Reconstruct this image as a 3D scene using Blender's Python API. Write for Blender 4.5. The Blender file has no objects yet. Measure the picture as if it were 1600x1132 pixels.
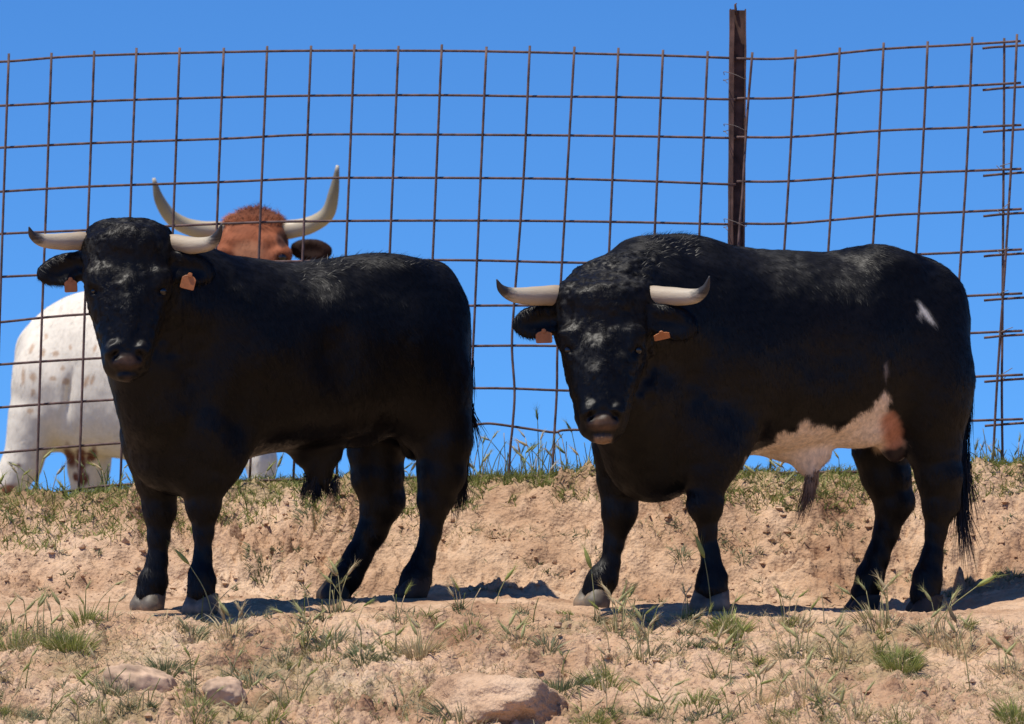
import bpy, math, random
import numpy as np

# ------------------------------------------------------------------ camera, sky, sun, exposure
SC = bpy.context.scene
COL = SC.collection
CAM_D, CAM_Z, PITCH, F_PX = 22.0, -0.625, math.radians(4.0), 9130.0   # camera 22 m from the bulls, looking slightly up
cam_data = bpy.data.cameras.new('camera')
cam = bpy.data.objects.new('camera', cam_data); COL.objects.link(cam)
cam.location = (0, -CAM_D, CAM_Z)
cam.rotation_euler = (math.radians(90) + PITCH, 0, 0)
cam_data.sensor_width = 36.0
cam_data.lens = 36.0 * F_PX / 1600.0
cam_data.clip_start = 0.5; cam_data.clip_end = 4000
cam_data.dof.use_dof = True
cam_data.dof.focus_distance = 21.7
cam_data.dof.aperture_fstop = 7.0
SC.camera = cam

SUN_EL, SUN_AZ = math.radians(69), math.radians(36)      # azimuth: from the left, turned towards the camera side
to_sun = np.array([-math.cos(SUN_EL)*math.cos(SUN_AZ), -math.cos(SUN_EL)*math.sin(SUN_AZ), math.sin(SUN_EL)])
world = bpy.data.worlds.new('World'); SC.world = world
world.use_nodes = True
wn = world.node_tree.nodes; wl = world.node_tree.links
wn.clear()
w_out = wn.new('ShaderNodeOutputWorld'); w_bg = wn.new('ShaderNodeBackground')
w_sky = wn.new('ShaderNodeTexSky'); w_sky.sky_type = 'NISHITA'; w_sky.sun_disc = False
w_sky.sun_elevation = SUN_EL
w_sky.sun_rotation = math.atan2(to_sun[0], to_sun[1]) % (2*math.pi)
w_sky.altitude = 1050; w_sky.air_density = 1.0; w_sky.dust_density = 0.0; w_sky.ozone_density = 3.0
w_sc = wn.new('ShaderNodeVectorMath'); w_sc.operation = 'MULTIPLY'; w_sc.inputs[1].default_value = (0.42, 0.50, 0.50)
w_gm = wn.new('ShaderNodeGamma'); w_gm.inputs['Gamma'].default_value = 1.8      # the camera's contrast on the whole sky
w_tc = wn.new('ShaderNodeTexCoord'); w_add = wn.new('ShaderNodeVectorMath'); w_add.operation = 'ADD'; w_add.inputs[1].default_value = (0, 0, 0.14)
w_nrm = wn.new('ShaderNodeVectorMath'); w_nrm.operation = 'NORMALIZE'     # a clear, dry high-plateau sky: deep blue almost down to the horizon
wl.new(w_tc.outputs['Generated'], w_add.inputs[0]); wl.new(w_add.outputs[0], w_nrm.inputs[0]); wl.new(w_nrm.outputs[0], w_sky.inputs['Vector'])
wl.new(w_sky.outputs[0], w_sc.inputs[0]); wl.new(w_sc.outputs[0], w_gm.inputs[0]); wl.new(w_gm.outputs[0], w_bg.inputs['Color'])
w_bg.inputs['Strength'].default_value = 0.15
wl.new(w_bg.outputs[0], w_out.inputs['Surface'])

sun_data = bpy.data.lights.new('sun', 'SUN'); sun_data.energy = 5.0; sun_data.angle = math.radians(0.53)
sun_data.color = (1.0, 0.94, 0.84)
sun = bpy.data.objects.new('sun', sun_data); COL.objects.link(sun)
from mathutils import Vector
sun.rotation_euler = Vector(to_sun).to_track_quat('Z', 'Y').to_euler()
sun.location = (-8, -6, 14)

SC.view_settings.view_transform = 'Standard'; SC.view_settings.look = 'None'
SC.view_settings.exposure = 0.14; SC.view_settings.gamma = 1.0
SC.view_settings.use_curve_mapping = False
SC.render.film_transparent = False

# ------------------------------------------------------------------ helpers: picture coordinates of the photo <-> metres
rng = np.random.default_rng(7)
random.seed(7)
def P(px, py, y):
    """world point at depth y seen at photo pixel (px, py)"""
    d = CAM_D + y
    ang = PITCH - math.atan((py - 566.0) / F_PX)
    z = CAM_Z + d * math.tan(ang)
    x = (px - 800.0) / F_PX * d / math.cos(PITCH) * 1.0
    return np.array([x, y, z])
def proj(v):
    d = CAM_D + v[:, 1]
    ang = np.arctan2(v[:, 2] - CAM_Z, d)
    py = 566.0 + F_PX * np.tan(PITCH - ang)
    px = 800.0 + v[:, 0] * F_PX * math.cos(PITCH) / d
    return px, py

def hash3(i, j, k, s):
    n = (i * 374761393 + j * 668265263 + k * 2147483647 + s * 974711) & 0xFFFFFFFF
    n = ((n ^ (n >> 13)) * 1274126177) & 0xFFFFFFFF
    n = ((n ^ (n >> 16)) * 2246822519) & 0xFFFFFFFF
    return ((n ^ (n >> 15)) & 0xFFFFFF) / float(0xFFFFFF) * 2.0 - 1.0
def noise3(p, scale, seed=0):
    q = np.asarray(p, dtype=np.float64) * scale
    i = np.floor(q).astype(np.int64); f = q - i
    f = f * f * f * (f * (f * 6 - 15) + 10)
    out = 0.0
    for a in (0, 1):
        for b in (0, 1):
            for c in (0, 1):
                w = (f[:, 0] if a else 1 - f[:, 0]) * (f[:, 1] if b else 1 - f[:, 1]) * (f[:, 2] if c else 1 - f[:, 2])
                out = out + w * hash3(i[:, 0] + a, i[:, 1] + b, i[:, 2] + c, seed)
    return out
def fbm(p, scale, octs=4, seed=0, gain=0.5):
    o, a, t = 0.0, 1.0, 0.0
    for k in range(octs):
        o = o + a * noise3(p, scale * 2.03 ** k, seed + k * 17); t += a; a *= gain
    return o / t
def sstep(a, b, x):
    t = np.clip((x - a) / (b - a), 0, 1)
    return t * t * (3 - 2 * t)

def mesh_arrays(name, verts, faces, mat, parent=None, smooth=True, col=None, attr=None):
    """faces: (n,3) or (n,4) int array, or list of such arrays. Vertices in world space; stored relative to the parent's origin."""
    verts = np.asarray(verts, dtype=np.float32)
    if parent is not None:
        org = np.array(parent.location, dtype=np.float32)
        if parent.parent is not None: org = org + np.array(parent.parent.location, dtype=np.float32)
        verts = verts - org
    if not isinstance(faces, (list, tuple)): faces = [faces]
    me = bpy.data.meshes.new(name)
    nl = sum(f.size for f in faces); nf = sum(len(f) for f in faces)
    me.vertices.add(len(verts)); me.vertices.foreach_set('co', verts.ravel())
    me.loops.add(nl); me.loops.foreach_set('vertex_index', np.concatenate([f.ravel() for f in faces]).astype(np.int32))
    starts, tot = [], 0
    for f in faces:
        starts.append(tot + np.arange(len(f)) * f.shape[1]); tot += f.size
    me.polygons.add(nf); me.polygons.foreach_set('loop_start', np.concatenate(starts).astype(np.int32))
    me.polygons.foreach_set('use_smooth', np.full(nf, smooth, dtype=bool))
    me.update(calc_edges=True); me.validate()
    if col is not None:
        a = me.color_attributes.new('Col', 'FLOAT_COLOR', 'POINT')
        c4 = np.ones((len(verts), 4), dtype=np.float32); c4[:, :3] = col
        a.data.foreach_set('color', c4.ravel())
    if attr is not None:
        for k, v in attr.items():
            v = np.asarray(v, dtype=np.float32)
            if v.ndim == 2: a = me.attributes.new(k, 'FLOAT_VECTOR', 'POINT'); a.data.foreach_set('vector', v.ravel())
            else: a = me.attributes.new(k, 'FLOAT', 'POINT'); a.data.foreach_set('value', v)
    me.materials.append(mat)
    o = bpy.data.objects.new(name, me); COL.objects.link(o)
    if parent is not None: o.parent = parent
    return o
def tag(o, label=None, cat=None, group=None, kind=None):
    if label: o['label'] = label
    if cat: o['category'] = cat
    if group: o['group'] = group
    if kind: o['kind'] = kind
    return o
def empty(name, loc):
    o = bpy.data.objects.new(name, None); COL.objects.link(o)
    o.location = tuple(float(v) for v in loc); o.empty_display_size = 0.1
    return o

# ------------------------------------------------------------------ materials
def new_mat(name):
    m = bpy.data.materials.new(name); m.use_nodes = True
    nt = m.node_tree; b = nt.nodes['Principled BSDF']
    return m, nt, b
def N(nt, t, **kw):
    n = nt.nodes.new(t)
    for k, v in kw.items():
        if k in n.inputs: n.inputs[k].default_value = v
        else: setattr(n, k, v)
    return n
def ramp(nt, src, stops):
    r = nt.nodes.new('ShaderNodeValToRGB')
    e = r.color_ramp.elements
    while len(e) < len(stops): e.new(0.5)
    for i, (p, c) in enumerate(stops): e[i].position = p; e[i].color = (*c, 1)
    nt.links.new(src, r.inputs[0]); return r.outputs[0]
def bump(nt, b, src, strength, dist):
    n = nt.nodes.new('ShaderNodeBump'); n.inputs['Strength'].default_value = strength; n.inputs['Distance'].default_value = dist
    nt.links.new(src, n.inputs['Height']); nt.links.new(n.outputs[0], b.inputs['Normal'])

def coat_mat(name, rough=0.42, sheen=0.15, spec=0.5, mott=0.55, bmp=0.15, aniso=0.0):
    m, nt, b = new_mat(name)
    if aniso:
        b.inputs['Anisotropic'].default_value = aniso
        at = N(nt, 'ShaderNodeAttribute', attribute_name='across'); nt.links.new(at.outputs['Vector'], b.inputs['Tangent'])
    a = N(nt, 'ShaderNodeAttribute', attribute_name='Col')
    tc = N(nt, 'ShaderNodeTexCoord')
    mp = N(nt, 'ShaderNodeMapping'); mp.inputs['Scale'].default_value = (1.0, 1.0, 0.45); mp.inputs['Rotation'].default_value = (0, 0.5, 0)
    nt.links.new(tc.outputs['Object'], mp.inputs[0])
    n1 = N(nt, 'ShaderNodeTexNoise', Scale=60.0, Detail=5.0, Roughness=0.65); nt.links.new(mp.outputs[0], n1.inputs['Vector'])
    mul = N(nt, 'ShaderNodeMix', data_type='RGBA', blend_type='MULTIPLY'); mul.inputs[0].default_value = mott
    nt.links.new(a.outputs['Color'], mul.inputs[6])
    rr = ramp(nt, n1.outputs[0], [(0.3, (0.35, 0.35, 0.35)), (0.7, (1.2, 1.15, 1.1))]); nt.links.new(rr, mul.inputs[7])
    nt.links.new(mul.outputs[2], b.inputs['Base Color'])
    b.inputs['Roughness'].default_value = rough
    b.inputs['Specular IOR Level'].default_value = spec
    b.inputs['Sheen Weight'].default_value = sheen; b.inputs['Sheen Roughness'].default_value = 0.4
    if bmp: bump(nt, b, n1.outputs[0], bmp, 0.005)
    return m
M_COAT = coat_mat('bull_coat', 0.46, 0.0, 0.20, 0.55, 0.08, 0.76)
M_HAIR = coat_mat('bull_hair', 0.46, 0.0, 0.25, 0.55, 0, 0.76)
M_CURL = coat_mat('bull_face_hair', 0.55, 0.0, 0.20, 0.55, 0, 0.6)
M_OX = coat_mat('ox_coat', 0.75, 0.05, 0.2, 0.2, 0.1)

def horn_mat():
    m, nt, b = new_mat('horn')
    a = N(nt, 'ShaderNodeAttribute', attribute_name='t')
    tc = N(nt, 'ShaderNodeTexCoord')
    mp = N(nt, 'ShaderNodeMapping'); mp.inputs['Scale'].default_value = (0.35, 1.0, 1.6); nt.links.new(tc.outputs['Object'], mp.inputs[0])
    n1 = N(nt, 'ShaderNodeTexNoise', Scale=48.0, Detail=6.0, Roughness=0.7); nt.links.new(mp.outputs[0], n1.inputs['Vector'])
    ad = N(nt, 'ShaderNodeMath', operation='MULTIPLY_ADD'); nt.links.new(n1.outputs[0], ad.inputs[0]); ad.inputs[1].default_value = 0.42
    nt.links.new(a.outputs['Fac'], ad.inputs[2])
    c = ramp(nt, ad.outputs[0], [(0.12, (0.13, 0.09, 0.06)), (0.28, (0.27, 0.20, 0.135)), (0.48, (0.37, 0.295, 0.205)), (0.80, (0.42, 0.36, 0.265)), (0.92, (0.14, 0.125, 0.10)), (0.98, (0.03, 0.028, 0.027))])
    nt.links.new(c, b.inputs['Base Color']); b.inputs['Roughness'].default_value = 0.58
    bump(nt, b, n1.outputs[0], 0.5, 0.004)
    return m
M_HORN = horn_mat()
def ox_horn_mat():
    m, nt, b = new_mat('pale_horn')
    a = N(nt, 'ShaderNodeAttribute', attribute_name='t')
    c = ramp(nt, a.outputs['Fac'], [(0.0, (0.28, 0.20, 0.12)), (0.25, (0.46, 0.38, 0.26)), (0.55, (0.40, 0.34, 0.22)), (0.85, (0.22, 0.19, 0.12)), (0.95, (0.20, 0.17, 0.11)), (1.0, (0.5, 0.45, 0.35))])
    nt.links.new(c, b.inputs['Base Color']); b.inputs['Roughness'].default_value = 0.4
    return m
M_OXHORN = ox_horn_mat()
def hoof_mat():
    m, nt, b = new_mat('hoof_horn')
    tc = N(nt, 'ShaderNodeTexCoord')
    n1 = N(nt, 'ShaderNodeTexNoise', Scale=18.0, Detail=5.0); nt.links.new(tc.outputs['Object'], n1.inputs['Vector'])
    c = ramp(nt, n1.outputs[0], [(0.32, (0.05, 0.040, 0.030)), (0.55, (0.13, 0.105, 0.075)), (0.7, (0.27, 0.19, 0.12))])
    nt.links.new(c, b.inputs['Base Color']); b.inputs['Roughness'].default_value = 0.6
    bump(nt, b, n1.outputs[0], 0.3, 0.004)
    return m
M_HOOF = hoof_mat()
def simple(name, c, rough=0.5, spec=0.5, var=0.25, scale=40, dist=0.003):
    m, nt, b = new_mat(name)
    tc = N(nt, 'ShaderNodeTexCoord')
    n1 = N(nt, 'ShaderNodeTexNoise', Scale=float(scale), Detail=4.0); nt.links.new(tc.outputs['Object'], n1.inputs['Vector'])
    lo = tuple(v * (1 - var) for v in c); hi = tuple(min(1, v * (1 + var)) for v in c)
    nt.links.new(ramp(nt, n1.outputs[0], [(0.3, lo), (0.7, hi)]), b.inputs['Base Color'])
    b.inputs['Roughness'].default_value = rough; b.inputs['Specular IOR Level'].default_value = spec
    bump(nt, b, n1.outputs[0], 0.3, dist)
    return m
M_HOOF_DARK = simple('dark_hoof_horn', (0.032, 0.026, 0.021), 0.6, 0.3, 0.5, 20, 0.004)
M_EYE = simple('eye', (0.006, 0.005, 0.005), 0.08, 0.6, 0.1)
M_TAG = simple('ear_tag_plastic', (0.37, 0.135, 0.045), 0.5, 0.4, 0.12, 60)
M_RUST = simple('rusty_wire', (0.115, 0.072, 0.062), 0.75, 0.3, 0.5, 30, 0.002)
M_POST = simple('rusty_steel', (0.105, 0.058, 0.043), 0.8, 0.3, 0.45, 22, 0.003)
M_TIE = simple('tie_wire', (0.16, 0.13, 0.11), 0.6, 0.4, 0.3, 40)
M_STONE = simple('pale_stone', (0.47, 0.325, 0.22), 0.95, 0.15, 0.45, 11, 0.03)

def plant_mat():
    m, nt, b = new_mat('plant')
    a = N(nt, 'ShaderNodeAttribute', attribute_name='Col')
    nt.links.new(a.outputs['Color'], b.inputs['Base Color'])
    b.inputs['Roughness'].default_value = 0.6; b.inputs['Specular IOR Level'].default_value = 0.25
    tr = N(nt, 'ShaderNodeBsdfTranslucent'); nt.links.new(a.outputs['Color'], tr.inputs['Color'])
    mx = N(nt, 'ShaderNodeMixShader'); mx.inputs[0].default_value = 0.3
    nt.links.new(b.outputs[0], mx.inputs[1]); nt.links.new(tr.outputs[0], mx.inputs[2])
    nt.links.new(mx.outputs[0], nt.nodes['Material Output'].inputs['Surface'])
    return m
M_PLANT = plant_mat()

def earth_mat():
    m, nt, b = new_mat('dry_earth')
    tc = N(nt, 'ShaderNodeTexCoord')
    n1 = N(nt, 'ShaderNodeTexNoise', Scale=2.2, Detail=6.0, Roughness=0.6); nt.links.new(tc.outputs['Object'], n1.inputs['Vector'])
    n2 = N(nt, 'ShaderNodeTexNoise', Scale=26.0, Detail=7.0, Roughness=0.7); nt.links.new(tc.outputs['Object'], n2.inputs['Vector'])
    n3 = N(nt, 'ShaderNodeTexVoronoi', Scale=75.0); nt.links.new(tc.outputs['Object'], n3.inputs['Vector'])
    c1 = ramp(nt, n1.outputs[0], [(0.32, (0.27, 0.15, 0.088)), (0.45, (0.44, 0.28, 0.172)), (0.56, (0.54, 0.365, 0.235)), (0.68, (0.61, 0.435, 0.295))])
    c2 = ramp(nt, n2.outputs[0], [(0.28, (0.42, 0.38, 0.35)), (0.46, (1, 1, 1)), (0.72, (1.15, 1.13, 1.1))])
    mul = N(nt, 'ShaderNodeMix', data_type='RGBA', blend_type='MULTIPLY'); mul.inputs[0].default_value = 0.85
    nt.links.new(c1, mul.inputs[6]); nt.links.new(c2, mul.inputs[7])
    a = N(nt, 'ShaderNodeAttribute', attribute_name='moss')
    mg = N(nt, 'ShaderNodeMix', data_type='RGBA'); nt.links.new(a.outputs['Fac'], mg.inputs[0])
    nt.links.new(mul.outputs[2], mg.inputs[6]); mg.inputs[7].default_value = (0.17, 0.16, 0.06, 1)
    nt.links.new(mg.outputs[2], b.inputs['Base Color'])
    b.inputs['Roughness'].default_value = 0.95; b.inputs['Specular IOR Level'].default_value = 0.15
    ad = N(nt, 'ShaderNodeMath', operation='MULTIPLY_ADD'); nt.links.new(n3.outputs['Distance'], ad.inputs[0]); ad.inputs[1].default_value = 0.35
    nt.links.new(n2.outputs[0], ad.inputs[2])
    bump(nt, b, ad.outputs[0], 0.8, 0.018)
    return m
M_EARTH = earth_mat()

# ------------------------------------------------------------------ ground: terrace the bulls stand on, bank behind, slope in front
#            (px column) and, for each depth, the photo row where the surface is seen
FEET = [  # px, py(sole), y, width px, name of bull   (near front, far front, near hind, far hind)
    (316, 960, -0.50, 54, 0), (234, 954, -0.25, 52, 0), (646, 934, 0.05, 58, 0), (524, 938, 0.33, 60, 0),
    (1110, 954, -0.48, 62, 1), (927, 951, -0.20, 56, 1), (1443, 962, 0.03, 56, 1), (1346, 962, 0.30, 58, 1)]
COLS = np.array([-400, 0, 100, 200, 400, 600, 800, 1000, 1150, 1300, 1500, 1600, 2000], float)
CREST = np.array([830, 800, 784, 770, 760, 757, 755, 757, 746, 748, 740, 737, 730], float)
T_IN = np.array([930, 932, 935, 934, 932, 925, 928, 935, 938, 945, 930, 908, 880], float)      # foot of the bank, y .5
T_OUT = np.array([968, 968, 965, 962, 960, 955, 955, 957, 958, 965, 970, 972, 975], float)     # outer edge, y -.6
DEPTHS = [-2.3, -1.5, -1.0, -0.6, -0.1, 0.62, 0.97, 1.28]
def ground_z0(x, y):
    x = np.asarray(x, float); y = np.asarray(y, float)
    px = 800 + x * F_PX / (CAM_D + np.clip(y, -2.3, 2.0))
    cr = np.interp(px, COLS, CREST); ti = np.interp(px, COLS, T_IN); to = np.interp(px, COLS, T_OUT)
    rows = [np.full_like(px, 1165), 1075 + 0 * px, to + 42, to, 0.5 * (to + ti) + 2, ti, ti * 0.50 + cr * 0.50, cr]
    zs, ys = [], []
    for yy, c in ((-400, -2.2), (-22, -2.2), (-9, -1.95), (-4.2, -1.0)):
        ys.append(yy); zs.append(np.full_like(px, c))
    for yy, r in zip(DEPTHS, rows):
        ys.append(yy); zs.append(CAM_Z + (CAM_D + yy) * np.tan(PITCH - np.arctan((r - 566) / F_PX)))
    top = zs[-1]
    for yy, c in ((1.75, top + 0.0), (3.5, top * 0.5 + 0.12), (6.0, 0.30 + 0 * px), (9.0, 0.27 + 0 * px), (60, 0.2 + 0 * px), (900, 0.2 + 0 * px)):
        ys.append(yy); zs.append(c)
    ys = np.array(ys); zs = np.stack(zs, 0)
    # monotone cubic in y
    h = np.diff(ys)[:, None] * np.ones_like(zs[:1]); dl = np.diff(zs, axis=0) / h
    m = np.zeros_like(zs); m[0] = dl[0]; m[-1] = dl[-1]
    a, b2 = dl[:-1], dl[1:]
    same = (a * b2) > 0
    m[1:-1] = np.where(same, 2 * a * b2 / np.where(same, a + b2, 1), 0)
    k = np.clip(np.searchsorted(ys, y) - 1, 0, len(ys) - 2)
    ii = np.arange(len(x))
    hh = ys[k + 1] - ys[k]; t = np.clip((y - ys[k]) / hh, 0, 1)
    z0, z1, m0, m1 = zs[k, ii], zs[k + 1, ii], m[k, ii], m[k + 1, ii]
    return (2*t**3 - 3*t**2 + 1) * z0 + (t**3 - 2*t**2 + t) * hh * m0 + (-2*t**3 + 3*t**2) * z1 + (t**3 - t**2) * hh * m1
FP = np.array([P(a, b, c) for a, b, c, d, e in FEET])
FCORR = FP[:, 2] - ground_z0(FP[:, 0], FP[:, 1])
def ground_z(x, y, detail=True):
    x = np.asarray(x, float); y = np.asarray(y, float)
    z = ground_z0(x, y)
    w = np.stack([np.exp(-((x - f[0])**2 + (y - f[1])**2) / (2 * 0.16**2)) for f in FP], 0)
    z = z + (w * FCORR[:, None]).sum(0) / np.maximum(w.sum(0), 1.0)
    if detail:
        near = (np.abs(x) < 4) & (y > -5) & (y < 5)
        if near.any():
            p = np.stack([x[near], y[near], np.zeros(near.sum())], 1)
            wq = p + 0.05 * np.stack([noise3(p, 6, 90), noise3(p, 6, 91), 0 * p[:, 0]], 1)
            big = fbm(p, 1.7, 3, 3)
            rid = 1 - np.abs(fbm(wq * np.array([1, 1.5, 1]), 5.5, 3, 11)) * 2.2
            cl = fbm(wq, 17, 3, 23)
            cl = np.sign(cl) * np.abs(cl) ** 0.75
            fine = fbm(p, 55, 2, 41)
            yy = p[:, 1]
            bank = sstep(0.50, 0.72, yy) * (1 - 0.75 * sstep(1.15, 1.4, yy))
            front = 1 - sstep(-0.95, -0.6, yy)
            amp = 0.42 + 1.05 * bank + 0.8 * front
            ft = np.clip(w[:, near].max(0) * 1.6, 0, 1)
            amp = amp * (1 - 0.85 * ft)
            patch = 0.35 + 0.65 * sstep(-0.25, 0.3, fbm(p, 2.4, 2, 77))
            crumb = np.clip(fbm(wq, 30, 2, 61), 0, 1) ** 0.8 * sstep(-0.05, 0.35, fbm(p, 3.3, 3, 63))
            z[near] += 0.045 * fbm(p * np.array([1, .6, 1]), 2.1, 3, 211) * np.exp(-((yy + 0.85) / 0.28) ** 2) * (1 - ft)
            z[near] += amp * (0.040 * crumb + 0.034 * big + (0.3 + 0.9 * patch) * (0.024 * rid + 0.030 * cl + 0.012 * fine))
    return z
def axis_steps(lo, hi, d, far):
    core = np.arange(lo, hi + 1e-6, d)
    out = []; s = d * 2; v = hi
    while v < far: v += s; s *= 1.22; out.append(v)
    neg = []; s = d * 2; v = lo
    while v > -far: v -= s; s *= 1.22; neg.append(v)
    return np.concatenate([neg[::-1], core, out])
GX = axis_steps(-2.3, 2.3, 0.0078, 600)
GY = np.concatenate([axis_steps(-2.2, 1.55, 0.0090, 600)])
gx, gy = np.meshgrid(GX, GY, indexing='ij')
gz = ground_z(gx.ravel(), gy.ravel())
gv = np.stack([gx.ravel(), gy.ravel(), gz], 1)
nyg = len(GY)
ia = (np.arange(len(GX) - 1)[:, None] * nyg + np.arange(nyg - 1)[None, :]).ravel()
gq = np.stack([ia, ia + nyg, ia + nyg + 1, ia + 1], 1)
moss = sstep(1.12, 1.3, gv[:, 1]) * 0.6
mp_ = np.zeros(len(gv)); sel = (np.abs(gv[:, 0]) < 4) & (gv[:, 1] > -5) & (gv[:, 1] < 3)
mp_[sel] = fbm(gv[sel] * np.array([1, 1, 0]), 3.1, 4, 131)
moss = np.clip(moss + sstep(0.15, 0.5, mp_) * (gv[:, 1] < -0.8) * 0.4, 0, 0.8)
ground = mesh_arrays('ground', gv, gq, M_EARTH, attr={'moss': moss})
tag(ground, 'reddish dry earth terrace, bank and slope', None, None, 'structure')

def hit(px, py):
    """first ground point on the ray of a photo pixel"""
    ys = np.linspace(-2.25, 2.0, 1400)
    d = CAM_D + ys
    z = CAM_Z + d * math.tan(PITCH - math.atan((py - 566.0) / F_PX))
    x = (px - 800.0) / F_PX * d
    below = ground_z(x, ys) >= z
    k = int(np.argmax(below)) if below.any() else int(np.argmin(np.abs(ys - 1.28)))
    return np.array([x[k], ys[k], float(ground_z(x[k:k+1], ys[k:k+1])[0])])

# ------------------------------------------------------------------ implicit modelling for the animals
class Vol:
    def __init__(s, lo, hi, h):
        s.h = h; s.lo = np.array(lo, float)
        s.n = np.ceil((np.array(hi) - s.lo) / h).astype(int) + 1
        s.f = np.full(s.n, 0.6, dtype=np.float32)
        s.ax = [s.lo[i] + h * np.arange(s.n[i]) for i in range(3)]
    def box(s, lo, hi):
        a = np.clip(np.floor((np.array(lo) - s.lo) / s.h).astype(int), 0, s.n)
        b = np.clip(np.ceil((np.array(hi) - s.lo) / s.h).astype(int) + 1, 0, s.n)
        sl = tuple(slice(a[i], b[i]) for i in range(3))
        g = np.meshgrid(*[s.ax[i][sl[i]] for i in range(3)], indexing='ij', sparse=True)
        return sl, g
    def merge(s, sl, d, k, mode):
        a = s.f[sl]; d = d.astype(np.float32)
        if mode == 'sub':
            hh = np.maximum(k - np.abs(a + d), 0) / k
            s.f[sl] = np.maximum(a, -d) + hh * hh * k * 0.25
        else:
            hh = np.maximum(k - np.abs(a - d), 0) / k
            s.f[sl] = np.minimum(a, d) - hh * hh * k * 0.25
    def cone(s, a, b, ra, rb, k=0.04, mode='add', sy=1.0):
        a = np.array(a, float); b = np.array(b, float); r = max(ra, rb) * max(1, sy) + k * 1.5 + s.h * 2
        sl, (X, Y, Z) = s.box(np.minimum(a, b) - r, np.maximum(a, b) + r)
        ba = b - a; L2 = max((ba * ba).sum(), 1e-9)
        t = np.clip(((X - a[0]) * ba[0] + (Y - a[1]) * ba[1] + (Z - a[2]) * ba[2]) / L2, 0, 1)
        d = np.sqrt((X - a[0] - t * ba[0])**2 + ((Y - a[1] - t * ba[1]) / sy)**2 + (Z - a[2] - t * ba[2])**2) - (ra + (rb - ra) * t)
        s.merge(sl, d, k, mode)
    def limb(s, pts, k=0.03, sy=1.0):
        for (a, ra), (b, rb) in zip(pts[:-1], pts[1:]): s.cone(a, b, ra, rb, k, sy=sy)
    def ell(s, c, r, k=0.04, mode='add', rot=0.0, rotz=0.0):
        """ellipsoid, rot: turn in the picture plane (x-z), rotz: turn about the vertical"""
        c = np.array(c, float); R = max(r) + k * 1.5 + s.h * 2
        sl, (X, Y, Z) = s.box(c - R, c + R)
        x, y, z = X - c[0], Y - c[1], Z - c[2]
        if rotz: cz, sz = math.cos(rotz), math.sin(rotz); x, y = cz * x + sz * y, -sz * x + cz * y
        if rot: ca, sa = math.cos(rot), math.sin(rot); x, z = ca * x + sa * z, -sa * x + ca * z
        k0 = np.sqrt((x / r[0])**2 + (y / r[1])**2 + (z / r[2])**2)
        k1 = np.sqrt((x / r[0]**2)**2 + (y / r[1]**2)**2 + (z / r[2]**2)**2)
        s.merge(sl, k0 * (k0 - 1) / np.maximum(k1, 1e-6), k, mode)
    def loft(s, st, axis, k=0.04, p=2.3, mode='add'):
        """st rows: (t, c0, r0, c1, r1): position along axis (0 = x or 2 = z); centre and half size in y and in the other axis"""
        st = np.array(sorted(st), float); o = 2 if axis == 0 else 0
        lo = np.zeros(3); hi = np.zeros(3)
        lo[axis], hi[axis] = st[0, 0], st[-1, 0]
        lo[1], hi[1] = (st[:, 1] - st[:, 2]).min(), (st[:, 1] + st[:, 2]).max()
        lo[o], hi[o] = (st[:, 3] - st[:, 4]).min(), (st[:, 3] + st[:, 4]).max()
        sl, g = s.box(lo - k - 0.03, hi + k + 0.03)
        T = g[axis]; tt = T.ravel()
        def smooth_interp(c):
            xs = st[:, 0]; v = st[:, c]
            m = np.gradient(v, xs); i = np.clip(np.searchsorted(xs, tt) - 1, 0, len(xs) - 2)
            h = xs[i + 1] - xs[i]; u = np.clip((tt - xs[i]) / h, 0, 1)
            dl = (v[i + 1] - v[i]) / h
            m0 = np.clip(m[i], np.minimum(0, 3 * dl), np.maximum(0, 3 * dl)); m1 = np.clip(m[i + 1], np.minimum(0, 3 * dl), np.maximum(0, 3 * dl))
            return ((2*u**3 - 3*u**2 + 1) * v[i] + (u**3 - 2*u**2 + u) * h * m0 + (-2*u**3 + 3*u**2) * v[i + 1] + (u**3 - u**2) * h * m1).reshape(T.shape)
        cy, ry, co, ro = [smooth_interp(c) for c in (1, 2, 3, 4)]
        dy = g[1] - cy; do = g[o] - co
        pp = np.where(do > 0, 1.8, 2.4) if axis == 0 else p          # a back that slopes off, a fuller belly
        q = (np.abs(dy / ry)**pp + np.abs(do / ro)**pp)**(1 / pp)
        rad = np.sqrt(dy**2 + do**2)
        d = np.where(q > 1e-3, rad * (1 - 1 / np.maximum(q, 1e-3)), -np.minimum(ry, ro))
        mid, hl = (st[0, 0] + st[-1, 0]) / 2, (st[-1, 0] - st[0, 0]) / 2
        d = np.maximum(d, np.abs(T - mid) - hl)
        s.merge(sl, d, k, mode)
    def mesh(s, smooth=2):
        f = s.f; n = s.n; ins = f < 0
        c = np.zeros(n - 1, dtype=np.int8)
        for a in (0, 1):
            for b in (0, 1):
                for d in (0, 1): c += ins[a:n[0]-1+a, b:n[1]-1+b, d:n[2]-1+d]
        act = np.argwhere((c > 0) & (c < 8))
        idx = np.full(n - 1, -1, dtype=np.int32); idx[tuple(act.T)] = np.arange(len(act))
        acc = np.zeros((len(act), 3)); cnt = np.zeros(len(act))
        corners = [(a, b, d) for a in (0, 1) for b in (0, 1) for d in (0, 1)]
        for i, p0 in enumerate(corners):
            for p1 in corners[i+1:]:
                if sum(abs(u - v) for u, v in zip(p0, p1)) != 1: continue
                f0 = f[tuple((act + p0).T)]; f1 = f[tuple((act + p1).T)]
                m = (f0 < 0) != (f1 < 0)
                t = np.where(m, f0 / np.where(m, f0 - f1, 1), 0)[:, None]
                acc += m[:, None] * (np.array(p0) + t * (np.array(p1) - np.array(p0))); cnt += m
        v = s.lo + s.h * (act + acc / cnt[:, None])
        quads = []
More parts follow.
